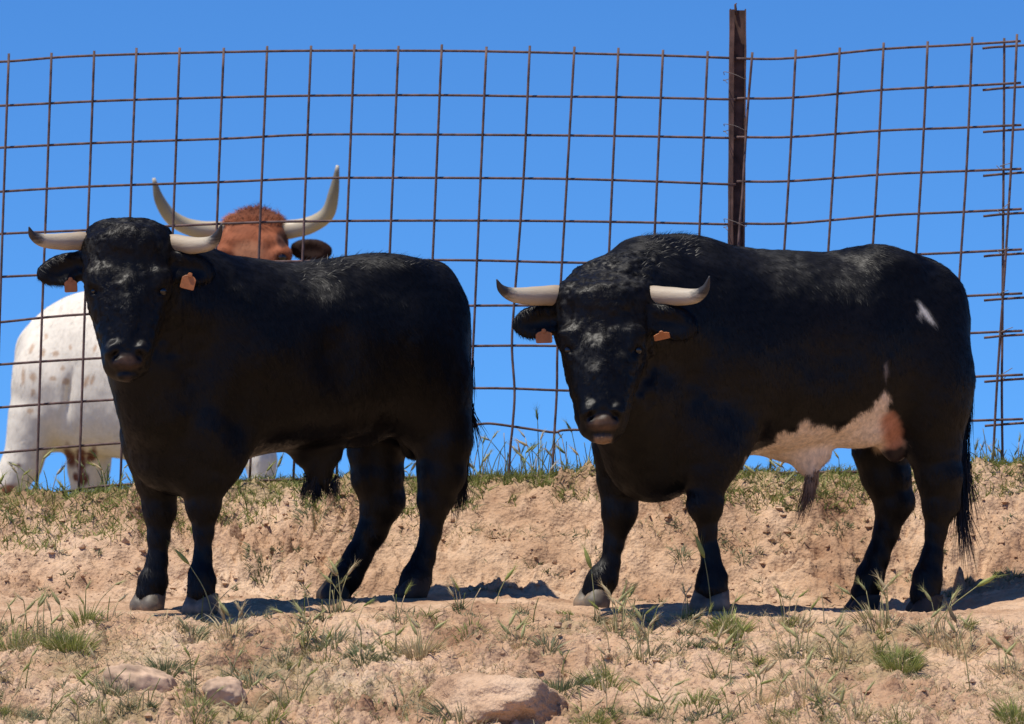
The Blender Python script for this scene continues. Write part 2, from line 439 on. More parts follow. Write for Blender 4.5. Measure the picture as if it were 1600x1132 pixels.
        for ax in range(3):
            u, w = (ax + 1) % 3, (ax + 2) % 3
            sa = [slice(1, -1)] * 3; sb = [slice(1, -1)] * 3
            sa[ax] = slice(0, -1); sb[ax] = slice(1, None)
            A = ins[tuple(sa)]; B = ins[tuple(sb)]
            for flip, mk in ((False, A & ~B), (True, ~A & B)):
                e = np.argwhere(mk)
                if not len(e): continue
                off = np.array([1, 1, 1]); off[ax] = 0; e = e + off
                du = np.zeros(3, int); du[u] = 1; dw = np.zeros(3, int); dw[w] = 1
                ids = [idx[tuple(q.T)] for q in (e - du - dw, e - dw, e, e - du)]
                if flip: ids = ids[::-1]
                quads.append(np.stack(ids, 1))
        q = np.concatenate(quads)
        for _ in range(smooth):
            sm = np.zeros_like(v); ct = np.zeros(len(v))
            for i in range(4):
                j = (i + 1) % 4
                np.add.at(sm, q[:, i], v[q[:, j]]); np.add.at(sm, q[:, j], v[q[:, i]])
                np.add.at(ct, q[:, i], 1); np.add.at(ct, q[:, j], 1)
            v = 0.5 * v + 0.5 * sm / ct[:, None]
        return v, q
def vnormals(v, q):
    fn = np.cross(v[q[:, 2]] - v[q[:, 0]], v[q[:, 3]] - v[q[:, 1]])
    n = np.zeros_like(v)
    for i in range(4): np.add.at(n, q[:, i], fn)
    return n / np.maximum(np.linalg.norm(n, axis=1, keepdims=True), 1e-12)
def in_poly(px, py, poly):
    r = np.zeros(len(px), bool); n = len(poly)
    for i in range(n):
        x0, y0 = poly[i]; x1, y1 = poly[(i + 1) % n]
        if y0 == y1: continue
        c = ((y0 > py) != (y1 > py)) & (px < (x1 - x0) * (py - y0) / (y1 - y0) + x0)
        r ^= c
    return r

def tube(path, radii, sides=10, squash=1.0):
    path = np.array(path, float); radii = np.array(radii, float); n = len(path)
    tan = np.gradient(path, axis=0); tan /= np.linalg.norm(tan, axis=1, keepdims=True)
    ref = np.array([0.0, 1.0, 0.0])
    if abs(tan[0] @ ref) > 0.9: ref = np.array([1.0, 0, 0])
    V = []
    for i in range(n):
        u = ref - tan[i] * (ref @ tan[i]); u /= np.linalg.norm(u); w = np.cross(tan[i], u); ref = u
        a = np.arange(sides) * 2 * math.pi / sides
        V.append(path[i] + radii[i] * (np.cos(a)[:, None] * u * squash + np.sin(a)[:, None] * w))
    V = np.concatenate(V)
    i, j = np.meshgrid(np.arange(n - 1), np.arange(sides), indexing='ij')
    a = i * sides + j; b = i * sides + (j + 1) % sides
    Q = np.stack([a, b, b + sides, a + sides], -1).reshape(-1, 4)
    V = np.concatenate([V, path[:1], path[-1:]])
    j = np.arange(sides); c0, c1 = len(V) - 2, len(V) - 1
    T = np.concatenate([np.stack([np.full(sides, c0), (j + 1) % sides, j], 1), np.stack([np.full(sides, c1), (n - 1) * sides + j, (n - 1) * sides + (j + 1) % sides], 1)])
    return V, [Q, T]
def spline(pts, n):
    pts = np.array(pts, float); k = len(pts)
    t = np.linspace(0, k - 1, n); i = np.clip(t.astype(int), 0, k - 2); u = (t - i)[:, None]
    m = np.gradient(pts, axis=0)
    return (2*u**3 - 3*u**2 + 1) * pts[i] + (u**3 - 2*u**2 + u) * m[i] + (-2*u**3 + 3*u**2) * pts[i+1] + (u**3 - u**2) * m[i+1]

def strips(root, d, length, width, side, bend=None, nseg=1, col=None, tipcol=None, wprof=None):
    """tapering ribbons; root, d, side, bend: (n,3), length/width: (n,). Returns verts, faces, colours"""
    n = len(root); V = []; C = []
    ts = np.linspace(0, 1, nseg + 1)
    for i, t in enumerate(ts):
        c = root + d * (length * t)[:, None]
        if bend is not None: c = c + bend * (length * t * t)[:, None]
        cc = None if col is None else (col if tipcol is None else col * (1 - t) + tipcol * t)
        if i < nseg:
            w = (width * ((1 - t) ** 0.7 if wprof is None else wprof[i]))[:, None] * 0.5
            V += [c - side * w, c + side * w]
            if cc is not None: C += [cc, cc]
        else:
            V.append(c)
            if cc is not None: C.append(cc)
    m = len(V); V = np.stack(V, 1).reshape(-1, 3)
    base = np.arange(n) * m; F = []
    if nseg > 1:
        F.append(np.concatenate([np.stack([base + 2*i, base + 2*i + 1, base + 2*i + 3, base + 2*i + 2], 1) for i in range(nseg - 1)]))
    F.append(np.stack([base + 2*(nseg-1), base + 2*(nseg-1) + 1, base + m - 1], 1))
    C = None if col is None else np.stack(C, 1).reshape(-1, 3)
    return V, F, C
def unit(v): return v / np.maximum(np.linalg.norm(v, axis=-1, keepdims=True), 1e-9)

def join(parts):
    """parts: list of (V, [faces], C)"""
    parts = [p[:3] for p in parts]
    V, F, C, off = [], {3: [], 4: []}, [], 0
    for v, fs, c in parts:
        V.append(v); C.append(c)
        for f in fs: F[f.shape[1]].append(f + off)
        off += len(v)
    return np.concatenate(V), [np.concatenate(F[k]) for k in (3, 4) if F[k]], (None if C[0] is None else np.concatenate(C))

def flow_dir(p, n, flow, seed, jit=None, curl=0.0):
    F = flow(p) + 0.40 * np.stack([noise3(p, 7, seed+5), noise3(p, 7, seed+6), noise3(p, 7, seed+7)], 1)
    F = F + 0.14 * np.stack([noise3(p, 22, seed+25), noise3(p, 22, seed+26), noise3(p, 22, seed+27)], 1)
    if curl: F = F + curl * np.stack([noise3(p, 26, seed+15), noise3(p, 26, seed+16), noise3(p, 26, seed+17)], 1)
    if jit is not None: F = F + jit
    return unit(F - n * (F * n).sum(1, keepdims=True))
def fur(v, q, nrm, col, count, flow, length, width, lift, mask=None, jitter=0.2, seed=1, curl=0.0, nseg=1, dark=0.25, fseed=200):
    """short hairs lying along the skin"""
    r = np.random.default_rng(seed)
    area = np.linalg.norm(np.cross(v[q[:, 2]] - v[q[:, 0]], v[q[:, 3]] - v[q[:, 1]]), axis=1)
    if mask is not None: area = area * mask[q].mean(1)
    fi = r.choice(len(q), count, p=area / area.sum())
    a, b = r.random(count)[:, None], r.random(count)[:, None]
    def mixq(A): return (A[q[fi, 0]] * (1-a) + A[q[fi, 1]] * a) * (1-b) + (A[q[fi, 3]] * (1-a) + A[q[fi, 2]] * a) * b
    p = mixq(v); n = unit(mixq(nrm)); c = mixq(col)
    d = flow_dir(p, n, flow, fseed, jitter * r.normal(size=(count, 3)) * 0.5, curl)
    L = length * (0.6 + 0.8 * r.random(count)); W = width * (0.7 + 0.6 * r.random(count))
    li = lift * (0.4 + 1.2 * r.random(count))[:, None]
    side = unit(np.cross(n, d) + n * r.normal(size=(count, 1)) * 0.13)
    c = c * (1 - dark + 2 * dark * r.random((count, 1)))
    bend = None
    if nseg > 1: bend = -n * 0.3 + side * r.normal(size=(count, 1)) * 0.35
    V, F, C = strips(p - n * 0.0006, unit(d + n * li), L, W, side, bend, nseg, c)
    return V, F, C, np.repeat(side, 2 * nseg + 1, 0)

BLACK = np.array([0.0030, 0.0027, 0.0027])

def make_horn(name, pts, radii, parent, mat):
    path = spline(pts, 28); rr = np.interp(np.linspace(0, 1, 28), np.linspace(0, 1, len(radii)), radii)
    rr = rr * (1 + 0.025 * np.sin(np.linspace(0, 38, 28)) * (np.linspace(1, 0, 28) ** 2))
    V, F = tube(path, rr, 16)
    t = np.concatenate([np.repeat(np.linspace(0, 1, 28), 16), [0, 1]])
    return mesh_arrays(name, V, F, mat, parent, attr={'t': t})
def make_hoof(foot, toe, parent, mat=None):
    """two claws side by side with a groove, flat sole, on the ground"""
    px, py, y, w, _ = foot
    c = P(px, py, y); half = w / 415 * 0.5
    vol = Vol(c + [-0.13, -0.13, -0.02], c + [0.13, 0.13, 0.11], 0.004)
    fx = toe / np.linalg.norm(toe); sx = np.array([-fx[1], fx[0]])
    for s in (-1, 1):
        o = sx * s * half * 0.40
        top = c + [o[0] * 0.9 - fx[0] * 0.012, o[1] * 0.9 - fx[1] * 0.012, 0.074]
        bot = c + [o[0] + fx[0] * 0.022, o[1] + fx[1] * 0.022, 0.016]
        vol.cone(bot, top, half * 0.62, half * 0.50, 0.006)
        vol.cone(bot - np.array([fx[0], fx[1], 0]) * 0.035, top - np.array([fx[0], fx[1], 0]) * 0.02, half * 0.5, half * 0.45, 0.01)
    sl, (X, Y, Z) = vol.box(vol.lo, vol.lo + vol.h * vol.n)
    vol.f = np.maximum(vol.f, (c[2] - 0.006 - Z + 0 * X + 0 * Y)).astype(np.float32)
    vol.f = np.maximum(vol.f, (Z - c[2] - 0.078 + 0 * X + 0 * Y)).astype(np.float32)
    v, q = vol.mesh(1)
    return mesh_arrays('hoof', v, q, mat or M_HOOF, parent)
def make_tag(c, w, h, rot, tilt, parent):
    """plastic plate with a neck, rounded corners and a pin button"""
    prof = [(-0.5, -0.5), (-0.4, -0.56), (0.4, -0.56), (0.5, -0.5), (0.5, 0.2), (0.34, 0.36), (0.14, 0.44), (0.12, 0.6), (-0.12, 0.6), (-0.14, 0.44), (-0.34, 0.36), (-0.5, 0.2)]
    pr = np.array(prof) * [w, h]; n = len(pr)
    V = []
    for yy, s in ((-0.002, 0.96), (-0.0012, 1), (0.0012, 1), (0.002, 0.96)):
        V.append(np.stack([pr[:, 0] * s, np.full(n, yy), pr[:, 1] * s], 1))
    V = np.concatenate(V)
    F = [np.stack([k * n + np.arange(n), k * n + (np.arange(n) + 1) % n, (k + 1) * n + (np.arange(n) + 1) % n, (k + 1) * n + np.arange(n)], 1) for k in range(3)]
    F = [np.concatenate(F)]
    V = np.concatenate([V, [[0, -0.002, 0], [0, 0.002, 0]]]); j = np.arange(n)
    F.append(np.concatenate([np.stack([np.full(n, 4*n), (j+1) % n, j], 1), np.stack([np.full(n, 4*n+1), 3*n + j, 3*n + (j+1) % n], 1)]))
    a = np.linspace(0, 2*math.pi, 10, endpoint=False)
    b0 = len(V); zc = 0.46 * h
    ring = lambda r, yy: np.stack([np.cos(a) * r, np.full(10, yy), zc + np.sin(a) * r], 1)
    V = np.concatenate([V, ring(0.009, -0.003), ring(0.008, -0.006), [[0, -0.0065, zc]]]); j = np.arange(10)
    F[0] = np.concatenate([F[0], np.stack([b0 + j, b0 + (j+1) % 10, b0 + 10 + (j+1) % 10, b0 + 10 + j], 1)])
    F[1] = np.concatenate([F[1], np.stack([b0 + 10 + j, b0 + 10 + (j+1) % 10, np.full(10, b0 + 20)], 1)])
    ct, st = math.cos(tilt), math.sin(tilt); V = np.stack([V[:, 0], V[:, 1] * ct - V[:, 2] * st, V[:, 1] * st + V[:, 2] * ct], 1)
    cr, sr = math.cos(rot), math.sin(rot); V = np.stack([V[:, 0] * cr - V[:, 2] * sr, V[:, 1], V[:, 0] * sr + V[:, 2] * cr], 1)
    return mesh_arrays('ear_tag', V + np.array(c), F, M_TAG, parent, smooth=False)
def make_eye(c, r, parent):
    bm_v, bm_f = tube([np.array(c) + [0, 0, r * math.cos(t)] for t in np.linspace(math.pi, 0, 9)], [max(r * math.sin(t), 1e-4) for t in np.linspace(math.pi, 0, 9)], 12)
    return mesh_arrays('eye', bm_v, bm_f, M_EYE, parent)
def hair_locks(name, roots, dirs, lens, parent, mat, per=22, spread=0.02, width=0.0035, col=BLACK, seed=3, gravity=0.5, nseg=5, tip=None, wav=0.06):
    """bunches of hanging hair: roots (n,3) lock centres"""
    r = np.random.default_rng(seed); n = len(roots)
    root = np.repeat(np.array(roots, float), per, 0) + r.normal(size=(n * per, 3)) * spread
    d = unit(np.repeat(np.array(dirs, float), per, 0) + r.normal(size=(n * per, 3)) * 0.035)
    L = np.repeat(np.array(lens, float), per) * (0.55 + 0.6 * r.random(n * per))
    side = unit(np.cross(d, np.array([0, 1.0, 0])) + r.normal(size=(n * per, 3)) * 0.4)
    bend = np.repeat(r.normal(size=(n, 3)) * wav * 2, per, 0) + r.normal(size=(n * per, 3)) * wav + np.array([0, 0, -gravity])
    c = np.tile(col, (n * per, 1)) * (0.7 + 0.6 * r.random((n * per, 1)))
    tc = None if tip is None else np.tile(tip, (n * per, 1))
    V, F, C = strips(root, d, L, np.full(n * per, width), side, bend, nseg, c, tc)
    return mesh_arrays(name, V, F, mat, parent, col=C, attr={'across': np.repeat(side, 2 * nseg + 1, 0)})

def lb(px, py, y, r=None):
    p = P(px, py, y)
    return p if r is None else (p, r)
def torso(vol, rows, k=0.03, p=2.25):
    st = []
    for px, top, bot, yc, w in rows:
        a, b = P(px, top, yc), P(px, bot, yc)
        st.append((a[0], yc, w, (a[2] + b[2]) / 2, (a[2] - b[2]) / 2))
    vol.loft(st, 0, k, p)
def head_loft(vol, rows, k=0.03, p=2.4, scale=415.0):
    st = []
    for py, xc, hw, yc, hd in rows:
        c = P(xc, py, yc)
        st.append((c[2], yc, hd, c[0], hw / scale))
    vol.loft(st, 2, k, p)

# ------------------------------------------------------------------ the two black bulls
def build_bull(S, idx):
    feet = [f for f in FEET if f[4] == idx]
    base = np.array([P(*f[:3]) for f in feet]).mean(0)
    root = empty('black_bull', base)
    tag(root, S['label'], 'bull', 'black bulls standing on the terrace')
    x0, x1 = S['xr']
    vol = Vol(P(x0, 1000, 0) * [1, 0, 1] + [0, -1.12, 0], P(x1, 330, 0) * [1, 0, 1] + [0, 0.66, 0], 0.0088)
    torso(vol, S['torso'])
    for c, r, k, *rot in S['mass']: vol.ell(P(*c), r, k, 'add', *(rot[:1] or [0.0]))
    for a, ra, b, rb, k in S['neck']: vol.cone(P(*a), P(*b), ra, rb, k)
    for li, leg in enumerate(S['legs']):
        pts = [lb(q[0], q[1], q[2], q[3] * (0.77 if 815 < q[1] < 885 else (0.93 if q[1] > 760 else 1.0))) for q in leg]
        if li < 2:
            vol.limb(pts[:3], 0.07); vol.limb(pts[2:], 0.022)
        else: vol.limb(pts, 0.022)
    for c in S['hocks']: vol.ell(P(*c), (.026, .028, .045), 0.03, 'add', 0.25)
    # fetlock dewclaws
    for f in feet:
        c = P(f[0], f[1] - 52, f[2])
        for s in (-1, 1): vol.ell(c + [0.045, s * 0.022, 0], (0.016, 0.014, 0.022), 0.012)
    for c, r, k, *rot in S['carve']: vol.ell(P(*c), r, k, 'sub', *(rot[:1] or [0.0]))
    # head
    hv = S['head']; hx, hy0, hy1 = S['hx'], hv[0][0], hv[-1][0]
    L = hy1 - hy0
    lean = lambda f: -0.17 * max(f - 0.25, 0.0)
    head_loft(vol, [(a, b_, c_, d_ + lean((a - hy0) / L), e_) for a, b_, c_, d_, e_ in hv], 0.05, 2.35)
    yf = hv[4][3] - hv[4][4]                     # front plane of the face
    yr = lambda f: yf + lean(f)
    row = lambda f: hy0 + f * L
    for s in (-1, 1):
        vol.ell(P(hx + s * 50, row(0.43), yr(0.43) + 0.070), (0.036, 0.055, 0.040), 0.03)             # orbit
        vol.ell(P(hx + s * 46, row(0.35), yr(0.35) + 0.045), (0.05, 0.04, 0.03), 0.03)                # brow
        vol.cone(P(hx + s * 36, row(0.50), yr(0.50) + 0.09), P(hx + s * 22, row(0.80), yr(0.80) + 0.05), 0.042, 0.03, 0.03)   # cheek
        vol.ell(P(hx + s * 20, row(0.82), yr(0.82) + 0.022), (0.034, 0.035, 0.034), 0.018)             # nostril wing
        vol.cone(P(hx + s * 28, row(0.52), yr(0.52) + 0.22), P(hx + s * 14, row(0.9), yr(0.9) + 0.10), 0.075, 0.04, 0.04)   # jaw
    vol.cone(P(hx, row(0.42), yr(0.42) + 0.02), P(hx - 1, row(0.78), yr(0.78) + 0.012), 0.034, 0.026, 0.03)   # nose bridge
    vol.ell(P(hx, row(0.16), yr(0.16) + 0.05), (0.11, 0.05, 0.075), 0.04)                              # forehead
    vol.ell(P(hx, row(0.89), yr(0.89) + 0.028), (0.056, 0.036, 0.034), 0.02)                            # nose pad
    vol.ell(P(hx, row(0.975), yr(0.975) + 0.058), (0.038, 0.042, 0.022), 0.016)                          # chin
    for s in (-1, 1):
        vol.ell(P(hx + s * 19, row(0.845), yr(0.845) - 0.012), (0.015, 0.03, 0.020), 0.008, 'sub', s * 0.5)
        vol.ell(P(hx + s * 55, row(0.445), yr(0.445) + 0.022), (0.020, 0.02, 0.014), 0.008, 'sub')
    for (ax, ay), (bx, by), hw, yy in S['ears']:
        a, b = P(ax, ay, yy), P(bx, by, yy - 0.03); c = (a + b) / 2; ln = np.linalg.norm(b - a) / 2
        rot = math.atan2(b[2] - a[2], b[0] - a[0])
        vol.ell(c, (ln, 0.026, hw), 0.02, 'add', rot)
        vol.ell(c + [0, -0.030, -0.004], (ln * 0.74, 0.024, hw * 0.62), 0.01, 'sub', rot)
    v, q = vol.mesh(2)
    # slight muscle and hide relief
    n = vnormals(v, q)
    px, py = proj(v)
    onhead = (v[:, 1] < -0.60) & (py < hy1 + 10) & (np.abs(px - hx) < 85)
    d = 0.006 * fbm(v, 6, 3, 5 + idx) + 0.0022 * fbm(v, 34, 2, 8 + idx)
    face = sstep(row(1.0), row(0.75), py) * onhead
    lockq = v * np.array([1, 1, 0.7])
    d = d + face * (0.0075 * fbm(lockq, 30, 3, 60 + idx) + 0.004 * np.abs(fbm(v, 48, 2, 66 + idx)))
    # ribs under the hide
    rib = np.sin((px + 0.25 * (py - 500)) / 13.5) * sstep(S['rib'][0], S['rib'][0] + 40, px) * (1 - sstep(S['rib'][1] - 40, S['rib'][1], px)) * sstep(430, 480, py) * (1 - sstep(600, 660, py))
    d = d + 0.0026 * rib
    v = v + n * d[:, None]
    n = vnormals(v, q)
    # coat colours
    col = np.tile(BLACK, (len(v), 1))
    dust = sstep(0.1, 0.6, fbm(v, 7, 4, 31 + idx) + 0.25) * sstep(0.35, 0.9, n[:, 2])
    col = col + dust[:, None] * np.array([0.007, 0.0065, 0.0062])
    brown = sstep(0.0, 0.5, fbm(v, 4, 3, 55 + idx))
    col = col + (brown * 0.0015)[:, None] * np.array([1.0, 0.6, 0.4])
    hairmask = np.ones(len(v))
    wob = 10 * fbm(v, 19, 4, 71, 0.65)
    def paint(poly, c, ymax=9, soft=1.0, nz=1.0):
        m = in_poly(px + wob * nz, py + 0.8 * wob[::-1] * 0 + nz * 7 * fbm(v, 22, 2, 73), poly) & (v[:, 1] < ymax)
        col[m] = c; return m
    # nose pad, lips and chin
    ex = (px - hx) / (25.0 - 0.25 * (py - row(0.88))); ey = (py - row(0.895)) / 15.0
    pad = np.clip(1.25 - (ex**2 + ey**2), 0, 1) * (v[:, 1] < yr(0.9) + 0.07)
    pc = np.array(S['pad'])
    col = col * (1 - pad[:, None]) + pc * pad[:, None] * (0.8 + 0.4 * fbm(v, 60, 2, 9)[:, None])
    ch = (np.abs(px - hx) < S['chw'] - 0.5 * (py - row(0.962))) & (py > row(0.962)) & (v[:, 1] < yr(0.97) + 0.10) & onhead
    col[ch] = np.array(S['chin'])
    lip = (np.abs(py - row(0.950)) < 4.4) & (np.abs(px - hx) < 26) & (v[:, 1] < yr(0.9) + 0.05)
    col[lip] = [0.006, 0.005, 0.004]
    for s in (-1, 1):
        nz_ = (((px - hx - s * 19) / 8)**2 + ((py - row(0.845)) / 10)**2 < 1) & (v[:, 1] < yr(0.9) + 0.05)
        col[nz_] = [0.004, 0.003, 0.003]
    hairmask[(pad > 0.3) | ch | lip] = 0
    for poly, c, ymax, nzz in S.get('patches', []): paint(poly, np.array(c), ymax, 1.0, nzz)
    for poly in S.get('bald', []):
        m = in_poly(px, py, poly) & (v[:, 1] < 0.3); hairmask[m] = 0
    for _ in range(2):
        sm = np.zeros_like(col); ct = np.zeros(len(v))
        for i in range(4):
            np.add.at(sm, q[:, i], col[q[:, (i + 1) % 4]]); np.add.at(ct, q[:, i], 1)
        col = 0.5 * col + 0.5 * sm / ct[:, None]
    soft = ((px > 1355) & (px < 1420) & (py > 632) & (py < 740) & (v[:, 1] < .19) & (col.sum(1) > .2))[:, None]
    for _ in range(10):
        sm = np.zeros_like(col); ct = np.zeros(len(v))
        for i in range(4):
            np.add.at(sm, q[:, i], col[q[:, (i + 1) % 4]]); np.add.at(ct, q[:, i], 1)
        col = np.where(soft, 0.4 * col + 0.6 * sm / ct[:, None], col)
    zt = P(0, S['zt'], 0)[2]
    def flow(p):
        u = sstep(zt - 0.16, zt + 0.02, p[:, 2])
        return np.stack([0.36 + 0.5 * u, 0 * u, -0.92 + 0.27 * u], 1)
    fl = flow_dir(v, n, flow, 200)
    body = mesh_arrays('body', v, q, M_COAT, root, col=col, attr={'across': np.cross(n, fl)})
    # coat hair
    bodymask = hairmask * (~onhead)
    coat = fur(v, q, n, col, 190000, flow, 0.024, 0.0022, 0.075, bodymask, seed=20 + idx, dark=0.15)
    hc = P(hx, row(0.33), yf)
    def hflow(p):
        r = p - hc; return np.stack([r[:, 0] * 4, np.zeros(len(p)), -0.5 + 0 * p[:, 0] + r[:, 2] * 1.0], 1)
    hm = hairmask * onhead * sstep(row(0.82), row(0.68), py)
    curls = fur(v, q, n, col * 1.15, 34000, hflow, 0.017, 0.0020, 0.20, hm * (0.25 + sstep(row(0.8), row(0.5), py)), seed=40 + idx, curl=0.75, nseg=3, dark=0.15)
    crest = ((n[:, 2] > 0.75) & (px > S['tuft'][0]) & (px < S['tuft'][1]) & (py < 470)).astype(float)
    bris = fur(v, q, n, col, 700, lambda p: np.tile([0.5, 0, 0.3], (len(p), 1)), 0.035, 0.0028, 0.8, crest + 1e-9, seed=50 + idx, nseg=2)
    V, F, C = join([coat, bris])
    ch_ = mesh_arrays('face_hair', curls[0], curls[1], M_CURL, body, col=curls[2], attr={'across': curls[3]}); ch_['kind'] = 'stuff'
    co = mesh_arrays('coat_hair', V, F, M_HAIR, body, col=C, attr={'across': np.concatenate([coat[3], bris[3]])}); co['kind'] = 'stuff'
    # horns, eyes, hooves, tags
    for pts, radii in S['horns']: make_horn('horn', [P(*p) for p in pts], radii, root, M_HORN)
    for s in (-1, 1): make_eye(P(hx + s * 54, row(0.448), yr(0.448) + 0.053), 0.018, root)
    for i, (f, toe) in enumerate(zip(feet, S['toes'])): make_hoof(f, np.array(toe), root, M_HOOF if i < 2 else M_HOOF_DARK)
    for c, w, h, rot, tilt in S['tags']: make_tag(P(*c), w, h, rot, tilt, root)
    # tail
    path = spline([P(*p) for p in S['tail']], 30)
    V, F = tube(path, np.interp(np.linspace(0, 1, 30), [0, 0.15, 0.6, 1], [0.026, 0.025, 0.019, 0.014]), 12)
    tl = mesh_arrays('tail', V, F, M_COAT, root, col=np.tile(BLACK, (len(V), 1)), attr={'across': np.tile([1.0, 0, 0], (len(V), 1))})
    rts, drs, lens = [], [], []
    r = np.random.default_rng(5 + idx)
    for i in range(26):
        t = 0.62 + 0.38 * i / 25; k = int(t * 29)
        rts.append(path[k]); tg = unit(path[min(k + 1, 29)] - path[max(k - 1, 0)])
        drs.append(tg + [r.normal() * 0.05 , r.normal() * 0.06, -0.6]); lens.append(S['switch'] * (0.55 + 0.45 * r.random()))
    hair_locks('tail_switch', rts, drs, lens, tl, M_HAIR, 40, 0.012, 0.004, seed=9 + idx, gravity=0.2, wav=0.03)
    if 'wisps' in S:
        hair_locks('tail_wisp', [P(*w[0]) for w in S['wisps']], [P(*w[1]) - P(*w[0]) for w in S['wisps']], [np.linalg.norm(P(*w[1]) - P(*w[0])) for w in S['wisps']], tl, M_HAIR, 70, 0.005, 0.0035, seed=19, gravity=0.0, wav=0.025, col=np.array([0.02, 0.014, 0.011]))
    # sheath tuft
    c0, cnt, sp, ln, cc, tp = S['sheath']
    rts = [P(c0[0] + r.normal() * sp, c0[1] + r.normal() * 6, c0[2] + r.normal() * 0.02) for _ in range(cnt)]
    hair_locks('sheath_hair', rts, [[r.normal() * 0.12 + S.get('shd', 0), 0, -1] for _ in range(cnt)], [ln * (0.4 + 0.7 * r.random()) for _ in range(cnt)], root, M_HAIR, 26, 0.006, 0.003, col=np.array(cc), tip=np.array(tp), seed=31 + idx, gravity=0.1, wav=0.10)
    return root

LEFT = dict(
    label='black bull at the left, in front of the white ox, facing the camera', xr=(40, 770), hx=199, rib=(340, 560),
    torso=[(250, 480, 740, -.42, .18), (290, 436, 765, -.38, .27), (330, 413, 750, -.33, .32), (400, 414, 712, -.23, .34), (470, 410, 701, -.13, .355),
           (560, 399, 690, 0.0, .345), (620, 400, 682, .09, .32), (670, 406, 680, .15, .31), (700, 420, 662, .2, .27), (722, 458, 640, .23, .19), (735, 510, 590, .25, .07)],
    mass=[((668, 590, .06), (.165, .17, .30), .06), ((690, 500, .12), (.11, .14, .17), .06), ((600, 625, .32), (.17, .15, .24), .05), ((345, 560, -.46), (.20, .15, .32), .09, 0.2),
          ((330, 700, -.47), (.13, .11, .16), .09), ((255, 690, -.28), (.12, .12, .16), .05), ((612, 434, -.01), (.11, .10, .055), .10), ((497, 710, -.08), (.095, .05, .06), .06, 0.0), ((500, 742, -.08), (.05, .035, .05), .04, 0.0),
          ((645, 690, .18), (.05, .06, .07), .03), ((560, 640, -.02), (.12, .06, .14), .06)],
    neck=[((375, 525, -.26), .29, (235, 470, -.60), .21, .06), ((240, 560, -.56), .185, (272, 700, -.44), .17, .06), ((300, 470, -.45), .2, (215, 420, -.66), .15, .05), ((205, 540, -.70), .10, (245, 640, -.6), .12, .06)],
    legs=[[(335, 570, -.40, .17), (322, 680, -.48, .135), (320, 745, -.5, .088), (318, 790, -.5, .070), (319, 830, -.5, .048), (318, 868, -.5, .040), (316, 900, -.5, .050), (316, 924, -.5, .060)],
          [(268, 590, -.30, .15), (250, 680, -.26, .13), (247, 750, -.25, .080), (250, 795, -.25, .064), (249, 840, -.25, .052), (247, 878, -.25, .049), (241, 908, -.25, .056), (236, 928, -.25, .058)],
          [(680, 600, .05, .14), (692, 690, .05, .108), (690, 740, .05, .09), (680, 782, .05, .071), (674, 830, .05, .052), (663, 872, .05, .053), (651, 903, .05, .058), (646, 918, .05, .062)],
          [(605, 640, .33, .14), (588, 700, .33, .108), (590, 745, .33, .098), (596, 786, .33, .084), (582, 830, .33, .072), (561, 870, .33, .065), (543, 900, .33, .060), (528, 922, .33, .060)]],
    carve=[((575, 560, -.42), (.16, .07, .16), .10), ((455, 650, -.62), (.2, .10, .16), .12)],
    head=[(342, 200, 26, -.74, .06), (350, 200, 50, -.75, .09), (368, 200, 66, -.76, .12), (400, 200, 71, -.77, .14), (440, 200, 67, -.78, .15), (480, 199, 56, -.79, .145),
          (520, 198, 41, -.80, .12), (545, 197, 34, -.81, .10), (570, 197, 33, -.82, .085), (585, 197, 26, -.82, .065), (595, 197, 14, -.82, .04)],
    ears=[((150, 410), (54, 431), .060, -.76), ((250, 410), (336, 428), .062, -.80)],
    horns=[([(150, 378, -.76), (125, 377, -.79), (95, 378, -.84), (66, 376, -.89), (50, 368, -.93), (44, 355, -.96)], [.035, .034, .031, .025, .015, .0025]),
           ([(250, 381, -.76), (274, 381, -.79), (302, 384, -.84), (328, 380, -.89), (340, 367, -.93), (346, 350, -.96)], [.035, .034, .031, .025, .015, .0025])],
    tags=[((110, 446, -.83), .047, .046, 0.05, 0.1), ((294, 440, -.87), .052, .052, -0.25, 0.1)],
    toes=[(-.35, -.94), (-.6, -.8), (-.95, -.3), (-.97, -.25)],
    tail=[(668, 415, .15), (694, 424, .17), (714, 456, .19), (727, 520, .19), (728, 600, .15), (724, 680, .10), (720, 745, .10)], switch=0.16,
    wisps=[((722, 730, .1), (722, 800, .08)), ((735, 640, .1), (745, 700, .1))],
    sheath=((498, 752, -.09), 20, 15, 0.085, (0.010, 0.009, 0.009), (0.012, 0.009, 0.008)), shd=-0.15,
    tuft=(470, 720), chw=9, zt=425, hocks=[(700, 768, .05), (621, 776, .33)], pad=(0.065, 0.037, 0.023), chin=(0.03, 0.02, 0.016))
WHITE_C = (0.86, 0.70, 0.51)
